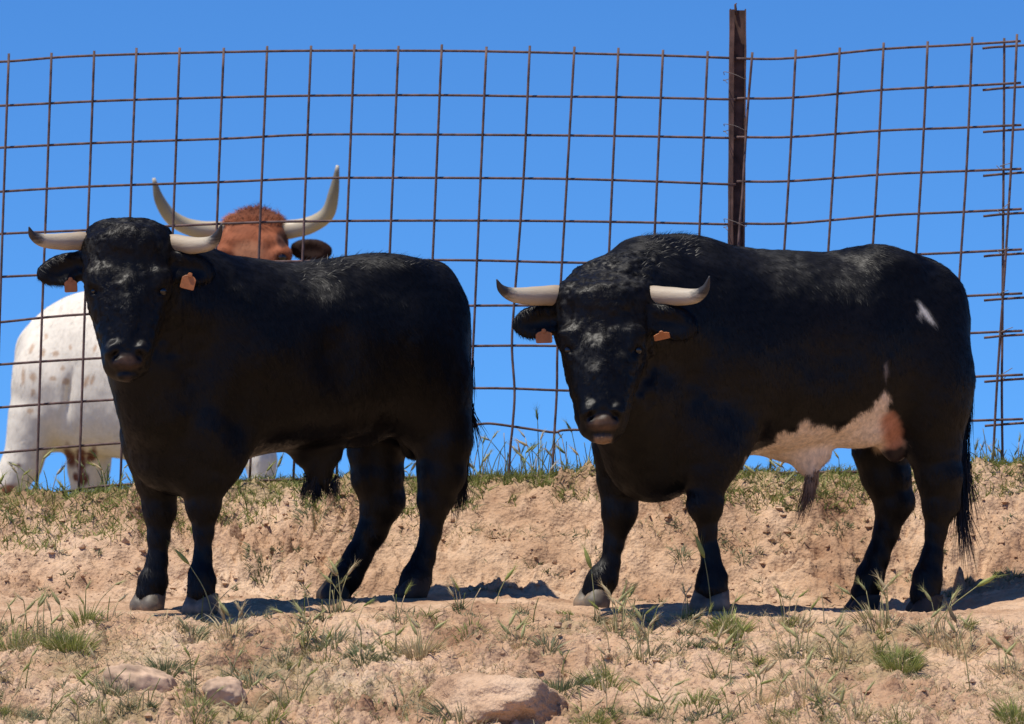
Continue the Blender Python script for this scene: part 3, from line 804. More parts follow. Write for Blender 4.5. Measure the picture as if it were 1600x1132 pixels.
RIGHT = dict(
    label='black bull at the right, by the steel post, with white patched belly', xr=(785, 1560), hx=942, rib=(1100, 1370),
    torso=[(955, 470, 690, -.38, .18), (985, 400, 742, -.35, .25), (1020, 378, 758, -.30, .31), (1060, 374, 754, -.26, .345), (1100, 378, 738, -.21, .365), (1150, 385, 716, -.15, .375), (1230, 392, 708, -.06, .38),
           (1300, 394, 698, .02, .37), (1360, 387, 690, .08, .36), (1410, 394, 675, .13, .33), (1450, 405, 665, .17, .30), (1485, 434, 660, .2, .24), (1503, 475, 640, .22, .17), (1515, 530, 600, .23, .06)],
    mass=[((1448, 585, .03), (.175, .18, .33), .06), ((1470, 490, .10), (.11, .14, .17), .06), ((1395, 620, .31), (.17, .15, .24), .05), ((1110, 560, -.42), (.21, .16, .33), .09, 0.15),
          ((1110, 690, -.43), (.13, .12, .16), .09), ((992, 690, -.24), (.12, .12, .17), .05), ((1385, 424, -.01), (.12, .11, .06), .11), ((1250, 708, -.07), (.12, .05, .045), .06, -0.1),
          ((1262, 728, -.08), (.045, .03, .04), .05, 0.3), ((1269, 745, -.08), (.02, .02, .035), .03, 0.2), ((1392, 688, .02), (.052, .06, .085), .03, 0.3), ((1345, 665, -.05), (.12, .08, .08), .06), ((1035, 728, -.36), (.14, .13, .085), .05), ((1050, 400, -.28), (.2, .12, .07), .06)],
    neck=[((1070, 520, -.26), .33, (965, 500, -.60), .24, .06), ((985, 610, -.56), .19, (1020, 715, -.42), .17, .06), ((1010, 450, -.42), .19, (950, 500, -.66), .17, .05), ((962, 625, -.68), .10, (995, 720, -.5), .105, .06)],
    legs=[[(1112, 560, -.36, .19), (1108, 670, -.44, .145), (1106, 735, -.48, .078), (1101, 788, -.48, .070), (1105, 830, -.48, .043), (1110, 868, -.48, .043), (1112, 898, -.48, .054), (1111, 918, -.48, .066)],
          [(1000, 600, -.28, .15), (982, 690, -.22, .118), (968, 750, -.2, .082), (967, 800, -.2, .069), (958, 848, -.2, .046), (953, 880, -.2, .045), (942, 904, -.2, .058), (932, 924, -.2, .060)],
          [(1455, 600, .03, .16), (1457, 690, .03, .108), (1467, 745, .03, .086), (1466, 792, .03, .065), (1461, 830, .03, .049), (1455, 870, .03, .051), (1448, 900, .03, .057), (1444, 928, .03, .062)],
          [(1392, 620, .3, .16), (1376, 700, .3, .110), (1384, 745, .3, .092), (1394, 787, .3, .077), (1383, 830, .3, .062), (1369, 870, .3, .058), (1358, 900, .3, .058), (1349, 928, .3, .061)]],
    carve=[((1340, 560, -.42), (.16, .07, .16), .10), ((1215, 650, -.62), (.2, .10, .16), .12)],
    head=[(431, 945, 26, -.74, .06), (438, 945, 54, -.75, .09), (453, 944, 73, -.76, .12), (490, 943, 76, -.77, .145), (530, 943, 68, -.78, .155), (570, 942, 58, -.79, .15),
          (610, 941, 46, -.80, .13), (640, 940, 38, -.81, .11), (665, 939, 35, -.82, .09), (681, 940, 27, -.82, .065), (691, 941, 15, -.82, .04)],
    ears=[((890, 494), (799, 510), .064, -.76), ((1000, 494), (1091, 512), .066, -.82)],
    horns=[([(890, 463, -.76), (866, 462, -.79), (830, 463, -.84), (802, 461, -.89), (784, 452, -.93), (776, 437, -.96)], [.040, .038, .034, .027, .016, .0025]),
           ([(998, 463, -.76), (1022, 463, -.79), (1056, 464, -.84), (1086, 463, -.89), (1102, 452, -.93), (1109, 432, -.96)], [.040, .038, .034, .027, .016, .0025])],
    tags=[((850, 526, -.83), .060, .044, 0.03, 0.1), ((1034, 525, -.89), .058, .028, 0.22, 0.5)],
    toes=[(-.25, -.97), (-.75, -.65), (-.9, -.4), (-.95, -.3)],
    tail=[(1432, 408, .14), (1464, 420, .16), (1490, 454, .18), (1505, 520, .18), (1508, 600, .14), (1502, 680, .1), (1501, 760, .08)], switch=0.24,
    wisps=[((1500, 770, .08), (1512, 905, .06)), ((1497, 760, .07), (1502, 880, .06)), ((1505, 720, .08), (1522, 840, .08))],
    sheath=((1267, 744, -.09), 9, 6, 0.17, (0.28, 0.19, 0.12), (0.06, 0.038, 0.028)), shd=0.06,
    tuft=(1000, 1090), chw=17, zt=410, hocks=[(1488, 778, .03), (1416, 779, .30)], pad=(0.115, 0.066, 0.038), chin=(0.24, 0.15, 0.085),
    patches=[([(1166, 712), (1180, 704), (1198, 697), (1222, 680), (1252, 664), (1275, 663), (1292, 672), (1312, 668), (1342, 648), (1366, 632), (1378, 612), (1392, 622), (1386, 634), (1404, 650), (1412, 690), (1405, 730), (1360, 730), (1330, 720), (1290, 760), (1240, 770), (1200, 740), (1170, 726)], WHITE_C, 0.19, 1.5),
             ([(1380, 645), (1394, 640), (1408, 662), (1411, 700), (1400, 720), (1384, 712), (1376, 676)], (0.50, 0.22, 0.12), 0.19, 0.8),
             ([(1374, 706), (1412, 696), (1416, 735), (1370, 735)], (0.03, 0.02, 0.018), 0.19, 0.4),
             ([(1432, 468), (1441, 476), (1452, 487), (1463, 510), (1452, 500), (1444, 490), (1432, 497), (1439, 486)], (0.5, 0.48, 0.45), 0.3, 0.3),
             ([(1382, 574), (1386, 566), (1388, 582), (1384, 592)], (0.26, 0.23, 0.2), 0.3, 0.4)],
    bald=[[(1366, 640), (1412, 640), (1418, 735), (1366, 735)]])
build_bull(LEFT, 0)
build_bull(RIGHT, 1)

# ------------------------------------------------------------------ the white ox with the red head, beyond the fence
def build_ox():
    k = 315.0
    zg = 0.30
    root = empty('spotted_ox', (P(220, 600, 7)[0], 7.0, zg))
    tag(root, 'white ox with red-brown head and long upturned horns behind the fence', 'ox')
    vol = Vol([P(-60, 0, 7.0)[0], 5.6, zg - 0.02], [P(570, 0, 6.5)[0], 7.95, P(0, 300, 6.5)[2]], 0.0105)
    torso(vol, [(22, 568, 630, 7.42, .08), (36, 525, 680, 7.38, .2), (60, 494, 703, 7.33, .27), (100, 466, 706, 7.27, .31), (150, 453, 712, 7.18, .35), (220, 456, 722, 7.03, .38), (300, 452, 716, 6.87, .38),
                (360, 436, 708, 6.73, .34), (405, 432, 690, 6.6, .26), (430, 480, 640, 6.52, .12)])
    vol.ell(P(62, 610, 7.16), (.14, .16, .27), .06); vol.ell(P(140, 650, 7.35), (.16, .15, .22), .06)
    vol.ell(P(104, 640, 6.93), (.016, .06, .17), .05, 'sub', -0.12)
    vol.cone(P(375, 540, 6.7), P(394, 430, 6.4), .28, .19, .06)
    zf = lambda px, y: np.array([P(px, 0, y)[0], y, zg + 0.03])
    vol.limb([lb(55, 655, 7.14, .135), lb(36, 725, 7.14, .095), lb(6, 770, 7.14, .082), (np.array([P(-16, 0, 7.14)[0], 7.14, .5]), .055), (zf(-18, 7.14), .06)])
    vol.limb([lb(142, 670, 7.36, .14), lb(140, 735, 7.36, .105), lb(138, 780, 7.36, .085), (np.array([P(132, 0, 7.36)[0], 7.36, .5]), .055), (zf(132, 7.36), .06)])
    vol.limb([lb(392, 660, 6.55, .13), lb(408, 720, 6.5, .075), (np.array([P(412, 0, 6.5)[0], 6.5, .62]), .055), (zf(412, 6.5), .058)])
    vol.limb([lb(350, 660, 6.9, .13), lb(352, 720, 6.9, .07), (np.array([P(352, 0, 6.9)[0], 6.9, .6]), .055), (zf(352, 6.9), .058)])
    head_loft(vol, [(331, 399, 9, 6.24, .05), (338, 399, 27, 6.23, .08), (348, 398, 41, 6.21, .11), (364, 397, 51, 6.2, .14), (395, 394, 54, 6.19, .17), (440, 393, 48, 6.17, .17), (480, 392, 38, 6.15, .15), (520, 391, 31, 6.13, .11), (540, 391, 26, 6.12, .08), (552, 391, 12, 6.12, .04)], .05, 2.4, k)
    for s in (-1, 1):
        vol.ell(P(394 + s * 44, 398, 6.07), (.055, .07, .05), .025)
        vol.ell(P(394 + s * 30, 378, 6.06), (.06, .03, .03), .03)
        vol.ell(P(394 + s * 46, 402, 6.00), (.026, .025, .017), .01, 'sub')
    for s, c in ((1, (486, 391)), (-1, (306, 393))):
        vol.ell(P(c[0], c[1], 6.27), (.105, .028, .058), .02, 'add', -s * 0.1)
        vol.ell(P(c[0], c[1], 6.235), (.075, .024, .036), .01, 'sub', -s * 0.1)
    v, q = vol.mesh(2); n = vnormals(v, q)
    px, py = proj(v)
    v = v + n * (0.008 * fbm(v, 6, 3, 3) + 0.006 * fbm(v * [1, 1, .6], 20, 2, 4) * (py < 350))[:, None]
    n = vnormals(v, q)
    white = np.array([0.82, 0.74, 0.61]); red = np.array([0.25, 0.075, 0.030])
    col = np.tile(white, (len(v), 1)) * (0.93 + 0.1 * fbm(v, 5, 3, 6))[:, None]
    wob = fbm(v, 14, 3, 12)
    def dab(cx, cy, rx, ry, c, rot=0.0, y1=9):
        a = px - cx; b = py - cy; ca, sa = math.cos(rot), math.sin(rot)
        m = sstep(1.15, 0.6, np.sqrt(((a * ca + b * sa) / rx)**2 + ((-a * sa + b * ca) / ry)**2) + 0.45 * wob) * (v[:, 1] < y1)
        col[:] = col * (1 - m[:, None]) + np.array(c) * m[:, None]
    sp = (0.52, 0.37, 0.25)
    for a in [(50, 545, 3, 9, .3), (37, 590, 3, 16, 0), (52, 590, 5, 6, 0), (67, 552, 4, 7, .3), (88, 553, 5, 4, 0), (84, 592, 6, 4, 0), (103, 596, 6, 6, 0), (135, 596, 4, 11, .4), (145, 594, 3, 9, .3), (110, 543, 3, 5, 0), (48, 642, 5, 4, 0), (52, 614, 3, 6, 0),
              (148, 545, 3, 8, .3), (98, 576, 4, 4, 0), (72, 526, 3, 5, 0)]:
        dab(a[0], a[1], a[2], a[3], sp, a[4])
    for a in [(110, 715, 9, 20, -.3), (128, 720, 9, 28, 0), (143, 715, 8, 15, .3), (130, 748, 12, 12, 0), (118, 745, 5, 8, 0)]: dab(a[0], a[1], a[2], a[3], (0.15, 0.05, 0.03), a[4])
    dab(12, 768, 22, 14, (0.30, 0.11, 0.05), -.6); dab(30, 728, 6, 4, (0.2, 0.12, 0.1))
    hm = (v[:, 1] < 6.42) & (py < 560)
    hf = sstep(6.5, 6.36, v[:, 1]) * (py < 600)
    rc = red[None, :] * (1 + 0.35 * fbm(v, 9, 3, 77))[:, None] + sstep(0.1, 0.5, fbm(v, 6, 3, 78))[:, None] * np.array([0.10, 0.05, 0.03])
    rc = np.where(((px > 455) | (px < 335))[:, None], rc * 0.08, rc)
    col = col * (1 - hf[:, None]) + rc * hf[:, None]
    for s in (-1, 1): dab(394 + s * 46, 403, 11, 8, (0.05, 0.022, 0.014), 0.0, 6.4)
    dab(385, 392, 24, 22, (0.40, 0.17, 0.085), 0.0, 6.4); dab(441, 374, 9, 14, (0.07, 0.025, 0.015), 0.0, 6.4); dab(398, 338, 40, 12, (0.15, 0.045, 0.02), 0.0, 6.5)
    body = mesh_arrays('body', v, q, M_OX, root, col=col)
    vis = (py < 800).astype(float)
    coat = fur(v, q, n, col, 50000, lambda p: np.tile([-0.6, 0, -0.8], (len(p), 1)), 0.024, 0.003, 0.07, vis, seed=61, dark=0.06)
    poll = ((py < 352) & (np.abs(px - 398) < 50) & (v[:, 1] < 6.5)).astype(float)
    top = fur(v, q, n, col * 1.1, 2500, lambda p: np.stack([(p[:, 0] - P(398, 0, 6.2)[0]) * 4, 0 * p[:, 0], 0.35 + 0 * p[:, 0]], 1), 0.06, 0.005, 0.7, poll, seed=62, nseg=3, curl=0.4)
    V, F, C = join([coat, top]); co = mesh_arrays('coat_hair', V, F, M_OX, body, col=C); co['kind'] = 'stuff'
    make_horn('horn', [P(*p) for p in [(360, 362, 6.2), (338, 361, 6.18), (300, 357, 6.14), (268, 341, 6.08), (248, 312, 6.02), (239, 279, 5.98)]], [.048, .046, .042, .036, .026, .008], root, M_OXHORN)
    make_horn('horn', [P(*p) for p in [(432, 361, 6.2), (452, 359, 6.18), (484, 352, 6.14), (511, 334, 6.08), (521, 300, 6.02), (527, 259, 5.98)]], [.048, .046, .042, .036, .026, .008], root, M_OXHORN)
    for s in (-1, 1): make_eye(P(394 + s * 46, 402, 6.028), 0.022, root)
    r = np.random.default_rng(2)
    # tail hanging behind the rump, out of sight from the front
    path = spline([P(60, 505, 7.45), P(34, 540, 7.55), P(32, 600, 7.62), P(36, 690, 7.6), P(40, 760, 7.58)], 24)
    V, F = tube(path, np.linspace(.035, .016, 24), 10)
    tl = mesh_arrays('tail', V, F, M_OX, root, col=np.tile(white, (len(V), 1)))
    hair_locks('tail_switch', [path[-1 - i] for i in range(8)], [[0, 0, -1]] * 8, [.2] * 8, tl, M_OX, 20, .012, .005, col=white, seed=4, gravity=.1)
    for x_, y_ in ((-18, 7.14), (132, 7.36), (412, 6.5), (352, 6.9)):
        c = np.array([P(x_, 0, y_)[0], y_, zg])
        vol2 = Vol(c + [-.13, -.13, -.02], c + [.13, .13, .1], 0.007)
        for s in (-1, 1): vol2.cone(c + [.03, s * .032, .03], c + [0, s * .028, .08], .05, .036, .006)
        v2, q2 = vol2.mesh(1); mesh_arrays('hoof', v2, q2, M_HOOF, root)
    return root
build_ox()

# ------------------------------------------------------------------ fence: steel post and welded mesh panels
FY = 1.30
def wire(name, pts, y, r, parent, seed):
    q = np.array([P(a, b, y) for a, b in pts])
    n = max(14, len(pts) * 5); s = spline(q, n)
    rr = np.random.default_rng(seed); t = np.linspace(0, 1, n)
    s[:, 1] += 0.006 * np.sin(t * rr.uniform(6, 12) + rr.uniform(0, 6))
    V, F = tube(s, np.full(n, r), 7)
    return mesh_arrays(name, V, F, M_RUST, parent)
WR = 0.0052
pA = empty('wire_mesh_panel', P(560, 760, FY)); tag(pA, 'long rusty welded wire mesh panel left of the steel post', 'fence panel', 'rusty mesh panels of the fence')
tops = [-730, -664, -597, -531, -464, -397, -331, -264, -198, -124, -57, 11, 78, 145, 211, 279, 348, 416, 485, 553, 622, 690, 760, 828, 898, 967, 1037, 1107]
ty = [150, 143, 136, 129, 122, 115, 108, 102, 97, 92, 88, 84, 83, 80, 75, 75, 75, 72, 72, 70, 72, 70, 73, 72, 73, 75, 78, 80]
for i, (x, t) in enumerate(zip(tops, ty)):
    s = 0.028 + 0.019 * min(1, max(0, x) / 900)          # lean grows to the right
    yb = float(np.interp(x - 25, COLS, CREST)) - 2
    pts = [(x, t), (x - s * 0.33 * 690, 300), (x - s * 0.62 * 690, 500), (x - s * 690, yb)]
    if x == 828: pts = [(828, 72), (818, 280), (803, 480), (800, 545), (804, 612), (801, 665), (797, 705), (795, 752)]
    if x == 898: pts = [(898, 73), (886, 280), (872, 520), (870, 610), (866, 680), (862, 755)]
    wire('vertical_wire', pts, FY - 0.0105, WR, pA, i)
hz = [[(-60, 99), (11, 96), (100, 89), (211, 85), (350, 82), (485, 80), (690, 80), (828, 82), (1037, 87), (1150, 91)],
      [(-60, 167), (11, 165), (140, 159), (300, 154), (485, 150), (690, 149), (850, 151), (967, 152), (1150, 156)],
      [(-60, 234), (0, 231), (140, 224), (350, 217), (485, 211), (690, 211), (967, 213), (1150, 216)],
      [(-60, 304), (0, 300), (140, 292), (345, 285), (485, 279), (620, 278), (830, 279), (967, 282), (1150, 289)],
      [(-60, 371), (0, 366), (140, 360), (350, 350), (500, 346), (760, 345), (967, 347), (1150, 351)],
      [(-60, 438), (0, 433), (140, 426), (300, 414), (450, 409), (700, 407), (900, 411), (1150, 414)],
      [(-60, 508), (0, 504), (140, 491), (400, 484), (740, 478), (960, 479), (1150, 480)],
      [(-60, 575), (0, 570), (140, 561), (400, 549), (740, 541), (900, 541), (1150, 543)],
      [(-60, 642), (0, 637), (140, 627), (400, 614), (740, 607), (900, 611), (1150, 612)],
      [(-60, 712), (0, 708), (140, 696), (400, 680), (700, 668), (735, 665), (762, 662), (790, 665), (830, 671), (868, 676), (905, 672), (1150, 676)],
      [(-60, 790), (0, 780), (100, 769), (190, 758), (450, 750), (740, 745), (900, 744), (1150, 736)]]
hz = [[(-760, h[0][1] + 62), (-450, h[0][1] + 36), (-200, h[0][1] + 12)] + h for h in hz]
for i, h in enumerate(hz): wire('horizontal_wire', h, FY, WR, pA, 40 + i)
pB = empty('wire_mesh_panel', P(1380, 742, FY)); tag(pB, 'rusty welded wire mesh panel between the steel post and the overlap', 'fence panel', 'rusty mesh panels of the fence')
for i, (x, t) in enumerate(zip([1177, 1245, 1314, 1383, 1452, 1522, 1592], [82, 78, 75, 67, 65, 58, 54])):
    pts = [(x, t), (x - 9, 240), (x - 19, 390), (x - 33, 580), (x - 42, 734)]
    if x == 1177: pts = [(1177, 82), (1168, 190), (1161, 300), (1153, 420), (1150, 735)]
    wire('vertical_wire', pts, FY - 0.0105, WR, pB, 60 + i)
rb = [(92, 65), (154, 130), (215, 196), (284, 264), (350, 327), (414, 390), (480, 459), (541, 517), (606, 586), (672, 655), (740, 735)]
for i, (a, b) in enumerate(rb):
    wire('horizontal_wire', [(1152, a), (1240, a - 1), (1384, a + (b - a) * 0.55), (1500, a + (b - a) * 0.8), (1598, b)], FY, WR, pB, 80 + i)
pC = empty('wire_mesh_panel', P(1650, 742, FY)); tag(pC, 'rusty wire mesh panel at the right edge overlapping its neighbour', 'fence panel', 'rusty mesh panels of the fence')
for i, x in enumerate([1572, 1641, 1710, 1780]):
    wire('vertical_wire', [(x, 60), (x - 2, 250), (x - 5, 480), (x - 7, 600), (x - 6, 732)], FY + 0.012, WR, pC, 100 + i)
for i, (a, b) in enumerate(rb):
    ya = b + 11
    wire('horizontal_wire', [(1538, ya), (1572, ya - 3), (1650, ya - 8), (1790, ya - 18)], FY + 0.0225, WR, pC, 110 + i)
for i, yy in enumerate((264, 333, 396, 462, 523, 590)):
    a = P(1567, yy, FY - 0.012); r = np.random.default_rng(i)
    pts = [a + [-.022, -.012, .012], a + [-.004, -.016, -.006], a + [.012, .03, 0.004], a + [.004, .034, .012], a + [-.006, -.014, .01], a + [.02 + .02 * r.random(), -.018, .012 + .03 * r.random()]]
    V, F = tube(spline(pts, 22), np.full(22, 0.0016), 5); mesh_arrays('wire_tie', V, F, M_TIE, pC)

def box_arrays(lo, hi, bev=0.0015):
    lo = np.array(lo); hi = np.array(hi)
    V = np.array([[x, y, z] for z in (lo[2], hi[2]) for y in (lo[1], hi[1]) for x in (lo[0], hi[0])])
    F = np.array([[0, 2, 3, 1], [4, 5, 7, 6], [0, 1, 5, 4], [2, 6, 7, 3], [0, 4, 6, 2], [1, 3, 7, 5]])
    return V, F
def build_post():
    b = P(1148, 742, FY); t = P(1150, 22, FY)
    root = empty('steel_post', (b[0], FY + 0.02, b[2] - 0.02)); tag(root, 'tall rusty steel beam post standing behind the right bull', 'post')
    H = t[2] - b[2] + 0.04
    lean = (t[0] - P(1146.5, 742, FY)[0]) / H + 0.004
    def sec(name, lo, hi):
        V, F = box_arrays(lo, hi)
        # subdivide along the height for a slightly uneven edge
        n = 24; zs = np.linspace(lo[2], hi[2], n); r = np.random.default_rng(len(name))
        pts = np.array([[lo[0], lo[1]], [hi[0], lo[1]], [hi[0], hi[1]], [lo[0], hi[1]]])
        V = np.concatenate([np.concatenate([pts + r.normal(size=(4, 2)) * 0.0006, np.full((4, 1), z)], 1) for z in zs])
        V[:, 0] += lean * V[:, 2]
        V = V + np.array(root.location)
        Q = [np.stack([i * 4 + np.arange(4), i * 4 + (np.arange(4) + 1) % 4, (i + 1) * 4 + (np.arange(4) + 1) % 4, (i + 1) * 4 + np.arange(4)], 1) for i in range(n - 1)]
        Q = np.concatenate(Q + [np.array([[3, 2, 1, 0], [4*n-4, 4*n-3, 4*n-2, 4*n-1]])])
        return mesh_arrays(name, V, Q, M_POST, root, smooth=False)
    # I-section seen at an angle: flanges left and right, web between
    sec('flange', (-0.033, -0.028, -0.1), (-0.027, 0.034, H))
    sec('flange', (0.028, -0.020, -0.1), (0.034, 0.040, H))
    sec('web', (-0.027, 0.006, -0.1), (0.028, 0.011, H - 0.002))
    sec('flange_lip', (-0.0268, -0.0275, -0.1), (-0.014, -0.0235, H - 0.003))
    V, F = tube([np.array(root.location) + [lean * H + a, 0.0, H + z] for a, z in ((-.006, -.02), (-.008, 0), (-.010, .02), (-.004, .026))], [.006, .006, .005, .002], 6)
    mesh_arrays('bent_lug', V, F, M_POST, root)
    for yy in (120, 200, 350):
        a = P(1149, yy, FY - 0.012); r = np.random.default_rng(yy)
        pts = [a + [-.040, .03, .01], a + [-.042, -.02, .02 * r.random()], a + [0, -.026, .005], a + [.040, -.018, -.012], a + [.043, .04, 0], a + [0, .065, .004], a + [-.04, .05, -.01], a + [-.042, -.01, -.014], a + [-.03, -.03, -.03]]
        V, F = tube(spline(pts, 40), np.full(40, 0.0015), 5); mesh_arrays('wire_tie', V, F, M_TIE, root)
    return root
build_post()

# ------------------------------------------------------------------ stones
def build_stone(px, py, w, h, label, seed, sink=0.35, dep=0.7, mat=None):
    c = hit(px, py); root_c = c
    vol_n = 20
    u = np.linspace(0, math.pi, 41); t = np.linspace(0, 2 * math.pi, 80, endpoint=False)
    V = np.array([[math.sin(a) * math.cos(b), math.sin(a) * math.sin(b), math.cos(a)] for a in u for b in t])
    d = 1 + 0.30 * fbm(V + seed, 1.3, 3, seed) + 0.10 * fbm(V + seed, 4, 3, seed + 3)
    # a few flat broken faces
    r = np.random.default_rng(seed)
    for _ in range(7):
        nrm = unit(r.normal(size=3)); k = r.uniform(0.62, 0.85)
        pr = V @ nrm; d = np.where(pr > 1e-3, np.minimum(d, k / np.maximum(pr, 1e-3)), d)
    d = d + 0.05 * fbm(V + seed, 5, 4, seed + 9) + 0.025 * fbm(V + seed, 16, 3, seed + 10)
    V = V * d[:, None] * np.array([w, w * dep, h]) / 415 / 2 + c + [0, 0, h / 415 * (0.5 - sink)]
    i, j = np.meshgrid(np.arange(40), np.arange(80), indexing='ij')
    Q = np.stack([i * 80 + j, (i + 1) * 80 + j, (i + 1) * 80 + (j + 1) % 80, i * 80 + (j + 1) % 80], -1).reshape(-1, 4)
    o = mesh_arrays('stone', V - c, Q, mat or M_STONE, None, smooth=True, attr={'moss': np.zeros(len(V))}); o.location = tuple(c)
    return tag(o, label, 'stone', 'stones half buried in the slope')
build_stone(222, 1072, 110, 84, 'pale angular stone between green tufts in the left foreground', 3, 0.56)
build_stone(350, 1085, 66, 62, 'small pale stone beside a grey-green tuft in the left foreground', 8, 0.56)
build_stone(768, 1095, 250, 105, 'large flat earthy boulder at the bottom centre of the slope', 15, 0.66, 1.0, M_EARTH)

# ------------------------------------------------------------------ clods scattered over the bare earth
def clods():
    r = np.random.default_rng(12); n = 3400
    x = r.uniform(-2.2, 2.2, n); y = np.concatenate([r.uniform(0.35, 1.2, int(n * .55)), r.uniform(-2.2, -0.5, n - int(n * .55))])
    keep = fbm(np.stack([x, y, 0 * x], 1), 2.6, 3, 55) > -0.15 - 0.2 * r.random(n)
    x, y = x[keep], y[keep]; n = len(x); z = ground_z(x, y)
    s = 0.004 + 0.015 * r.random(n) ** 4
    base = np.array([[1, 0, 0], [.3, .95, 0], [-.8, .6, 0], [-.8, -.6, 0], [.3, -.95, 0], [.5, .3, .75], [-.4, .4, .8], [-.2, -.5, .7], [0, 0, -.8]])
    f = np.array([[0, 1, 5], [1, 6, 5], [1, 2, 6], [2, 3, 6], [3, 7, 6], [3, 4, 7], [4, 0, 5], [4, 5, 7], [5, 6, 7], [1, 0, 8], [2, 1, 8], [3, 2, 8], [4, 3, 8], [0, 4, 8]])
    a = r.uniform(0, 6.28, n); ca, sa = np.cos(a), np.sin(a)
    B = base[None] * (1 + 0.35 * r.normal(size=(n, 9, 1))).clip(.5, 1.5)
    V = np.stack([B[..., 0] * ca[:, None] - B[..., 1] * sa[:, None], B[..., 0] * sa[:, None] + B[..., 1] * ca[:, None], B[..., 2] * 0.8], -1) * s[:, None, None]
    V = V + np.stack([x, y, z + s * 0.05], -1)[:, None, :]
    F = (f[None] + (np.arange(n) * 9)[:, None, None]).reshape(-1, 3)
    o = mesh_arrays('earth_clods', V.reshape(-1, 3), F, M_EARTH, None, smooth=False, attr={'moss': np.zeros(n * 9)})
    tag(o, 'loose crumbs of dry earth scattered over bank and slope', 'earth clods', None, 'stuff')
clods()

# ------------------------------------------------------------------ grass and weeds
GREEN = np.array([0.15, 0.175, 0.05]); GREY = np.array([0.19, 0.20, 0.11]); STRAW = np.array([0.56, 0.46, 0.26]); FRESH = np.array([0.30, 0.32, 0.09]); DEEP = np.array([0.085, 0.115, 0.035])
def blades(xy, length, width, base, tip, lean, seed, sprd=0.6, nseg=3, up=1.0):
    r = np.random.default_rng(seed); n = len(xy)
    root = np.stack([xy[:, 0], xy[:, 1], ground_z(xy[:, 0], xy[:, 1]) - 0.004], 1)
    a = r.uniform(0, 2 * math.pi, n)
    o = np.stack([np.cos(a), np.sin(a), np.zeros(n)], 1) * (sprd * r.random(n) ** 0.7)[:, None]
    d = unit(o + np.array([lean, 0, up])); b = o * 0.7 + np.array([0, 0, -0.35]) * r.random((n, 1))
    side = unit(np.cross(d, r.normal(size=(n, 3))))
    L = length * (0.45 + 0.75 * r.random(n)); W = width * (0.6 + 0.8 * r.random(n))
    mixv = r.random((n, 1)) ** 1.3
    c = (base * (1 - mixv) + tip * mixv) * (0.7 + 0.6 * r.random((n, 1)))
    return strips(root, d, L, W, side, b, nseg, c, c * 0.4 + (0.6 * tip) * np.ones((n, 1)))
def stalk(x, y, h, lean, col, ear, earcol, seed, bendx=0.25):
    """thin culm with an awned ear (wild barley)"""
    r = np.random.default_rng(seed)
    z = float(ground_z(np.array([x]), np.array([y]))[0])
    p0 = np.array([x, y, z - .005]); top = p0 + [lean * h, r.normal() * .05 * h, h]
    path = spline([p0, p0 * .5 + top * .5 + [-lean * h * .12, 0, h * .04], top], 7)
    V, F = tube(path, np.linspace(.0022, .0014, 7), 4)
    out = [(V, F, np.tile(col, (len(V), 1)) * (0.8 + .4 * r.random()))]
    if ear:
        d = unit(unit(path[-1] - path[-2]) + np.array([bendx * np.sign(lean + 1e-3), 0, -abs(bendx) * .3]))
        ep = np.array([path[-1] + d * ear * t for t in np.linspace(0, 1, 6)])
        V, F = tube(ep, np.array([.002, .0065, .0075, .0065, .0045, .001]) * (ear / .06), 6)
        out.append((V, F, np.tile(earcol, (len(V), 1)) * (0.85 + .3 * r.random((len(V), 1)))))
        n = 34; t = r.random(n); rt = path[-1] + d * (ear * t)[:, None]
        dd = unit(d + r.normal(size=(n, 3)) * .28)
        out.append(strips(rt, dd, np.full(n, ear * .75), np.full(n, .0014), unit(np.cross(dd, r.normal(size=(n, 3)))), None, 1, np.tile(earcol * 1.15, (n, 1))))
    return out
def disc(c, rad, n, r):
    a = r.uniform(0, 6.283, n); q = rad * np.sqrt(r.random(n))
    return np.stack([c[0] + q * np.cos(a), c[1] + q * np.sin(a) * 0.8], 1)
EARC = np.array([0.44, 0.43, 0.19])
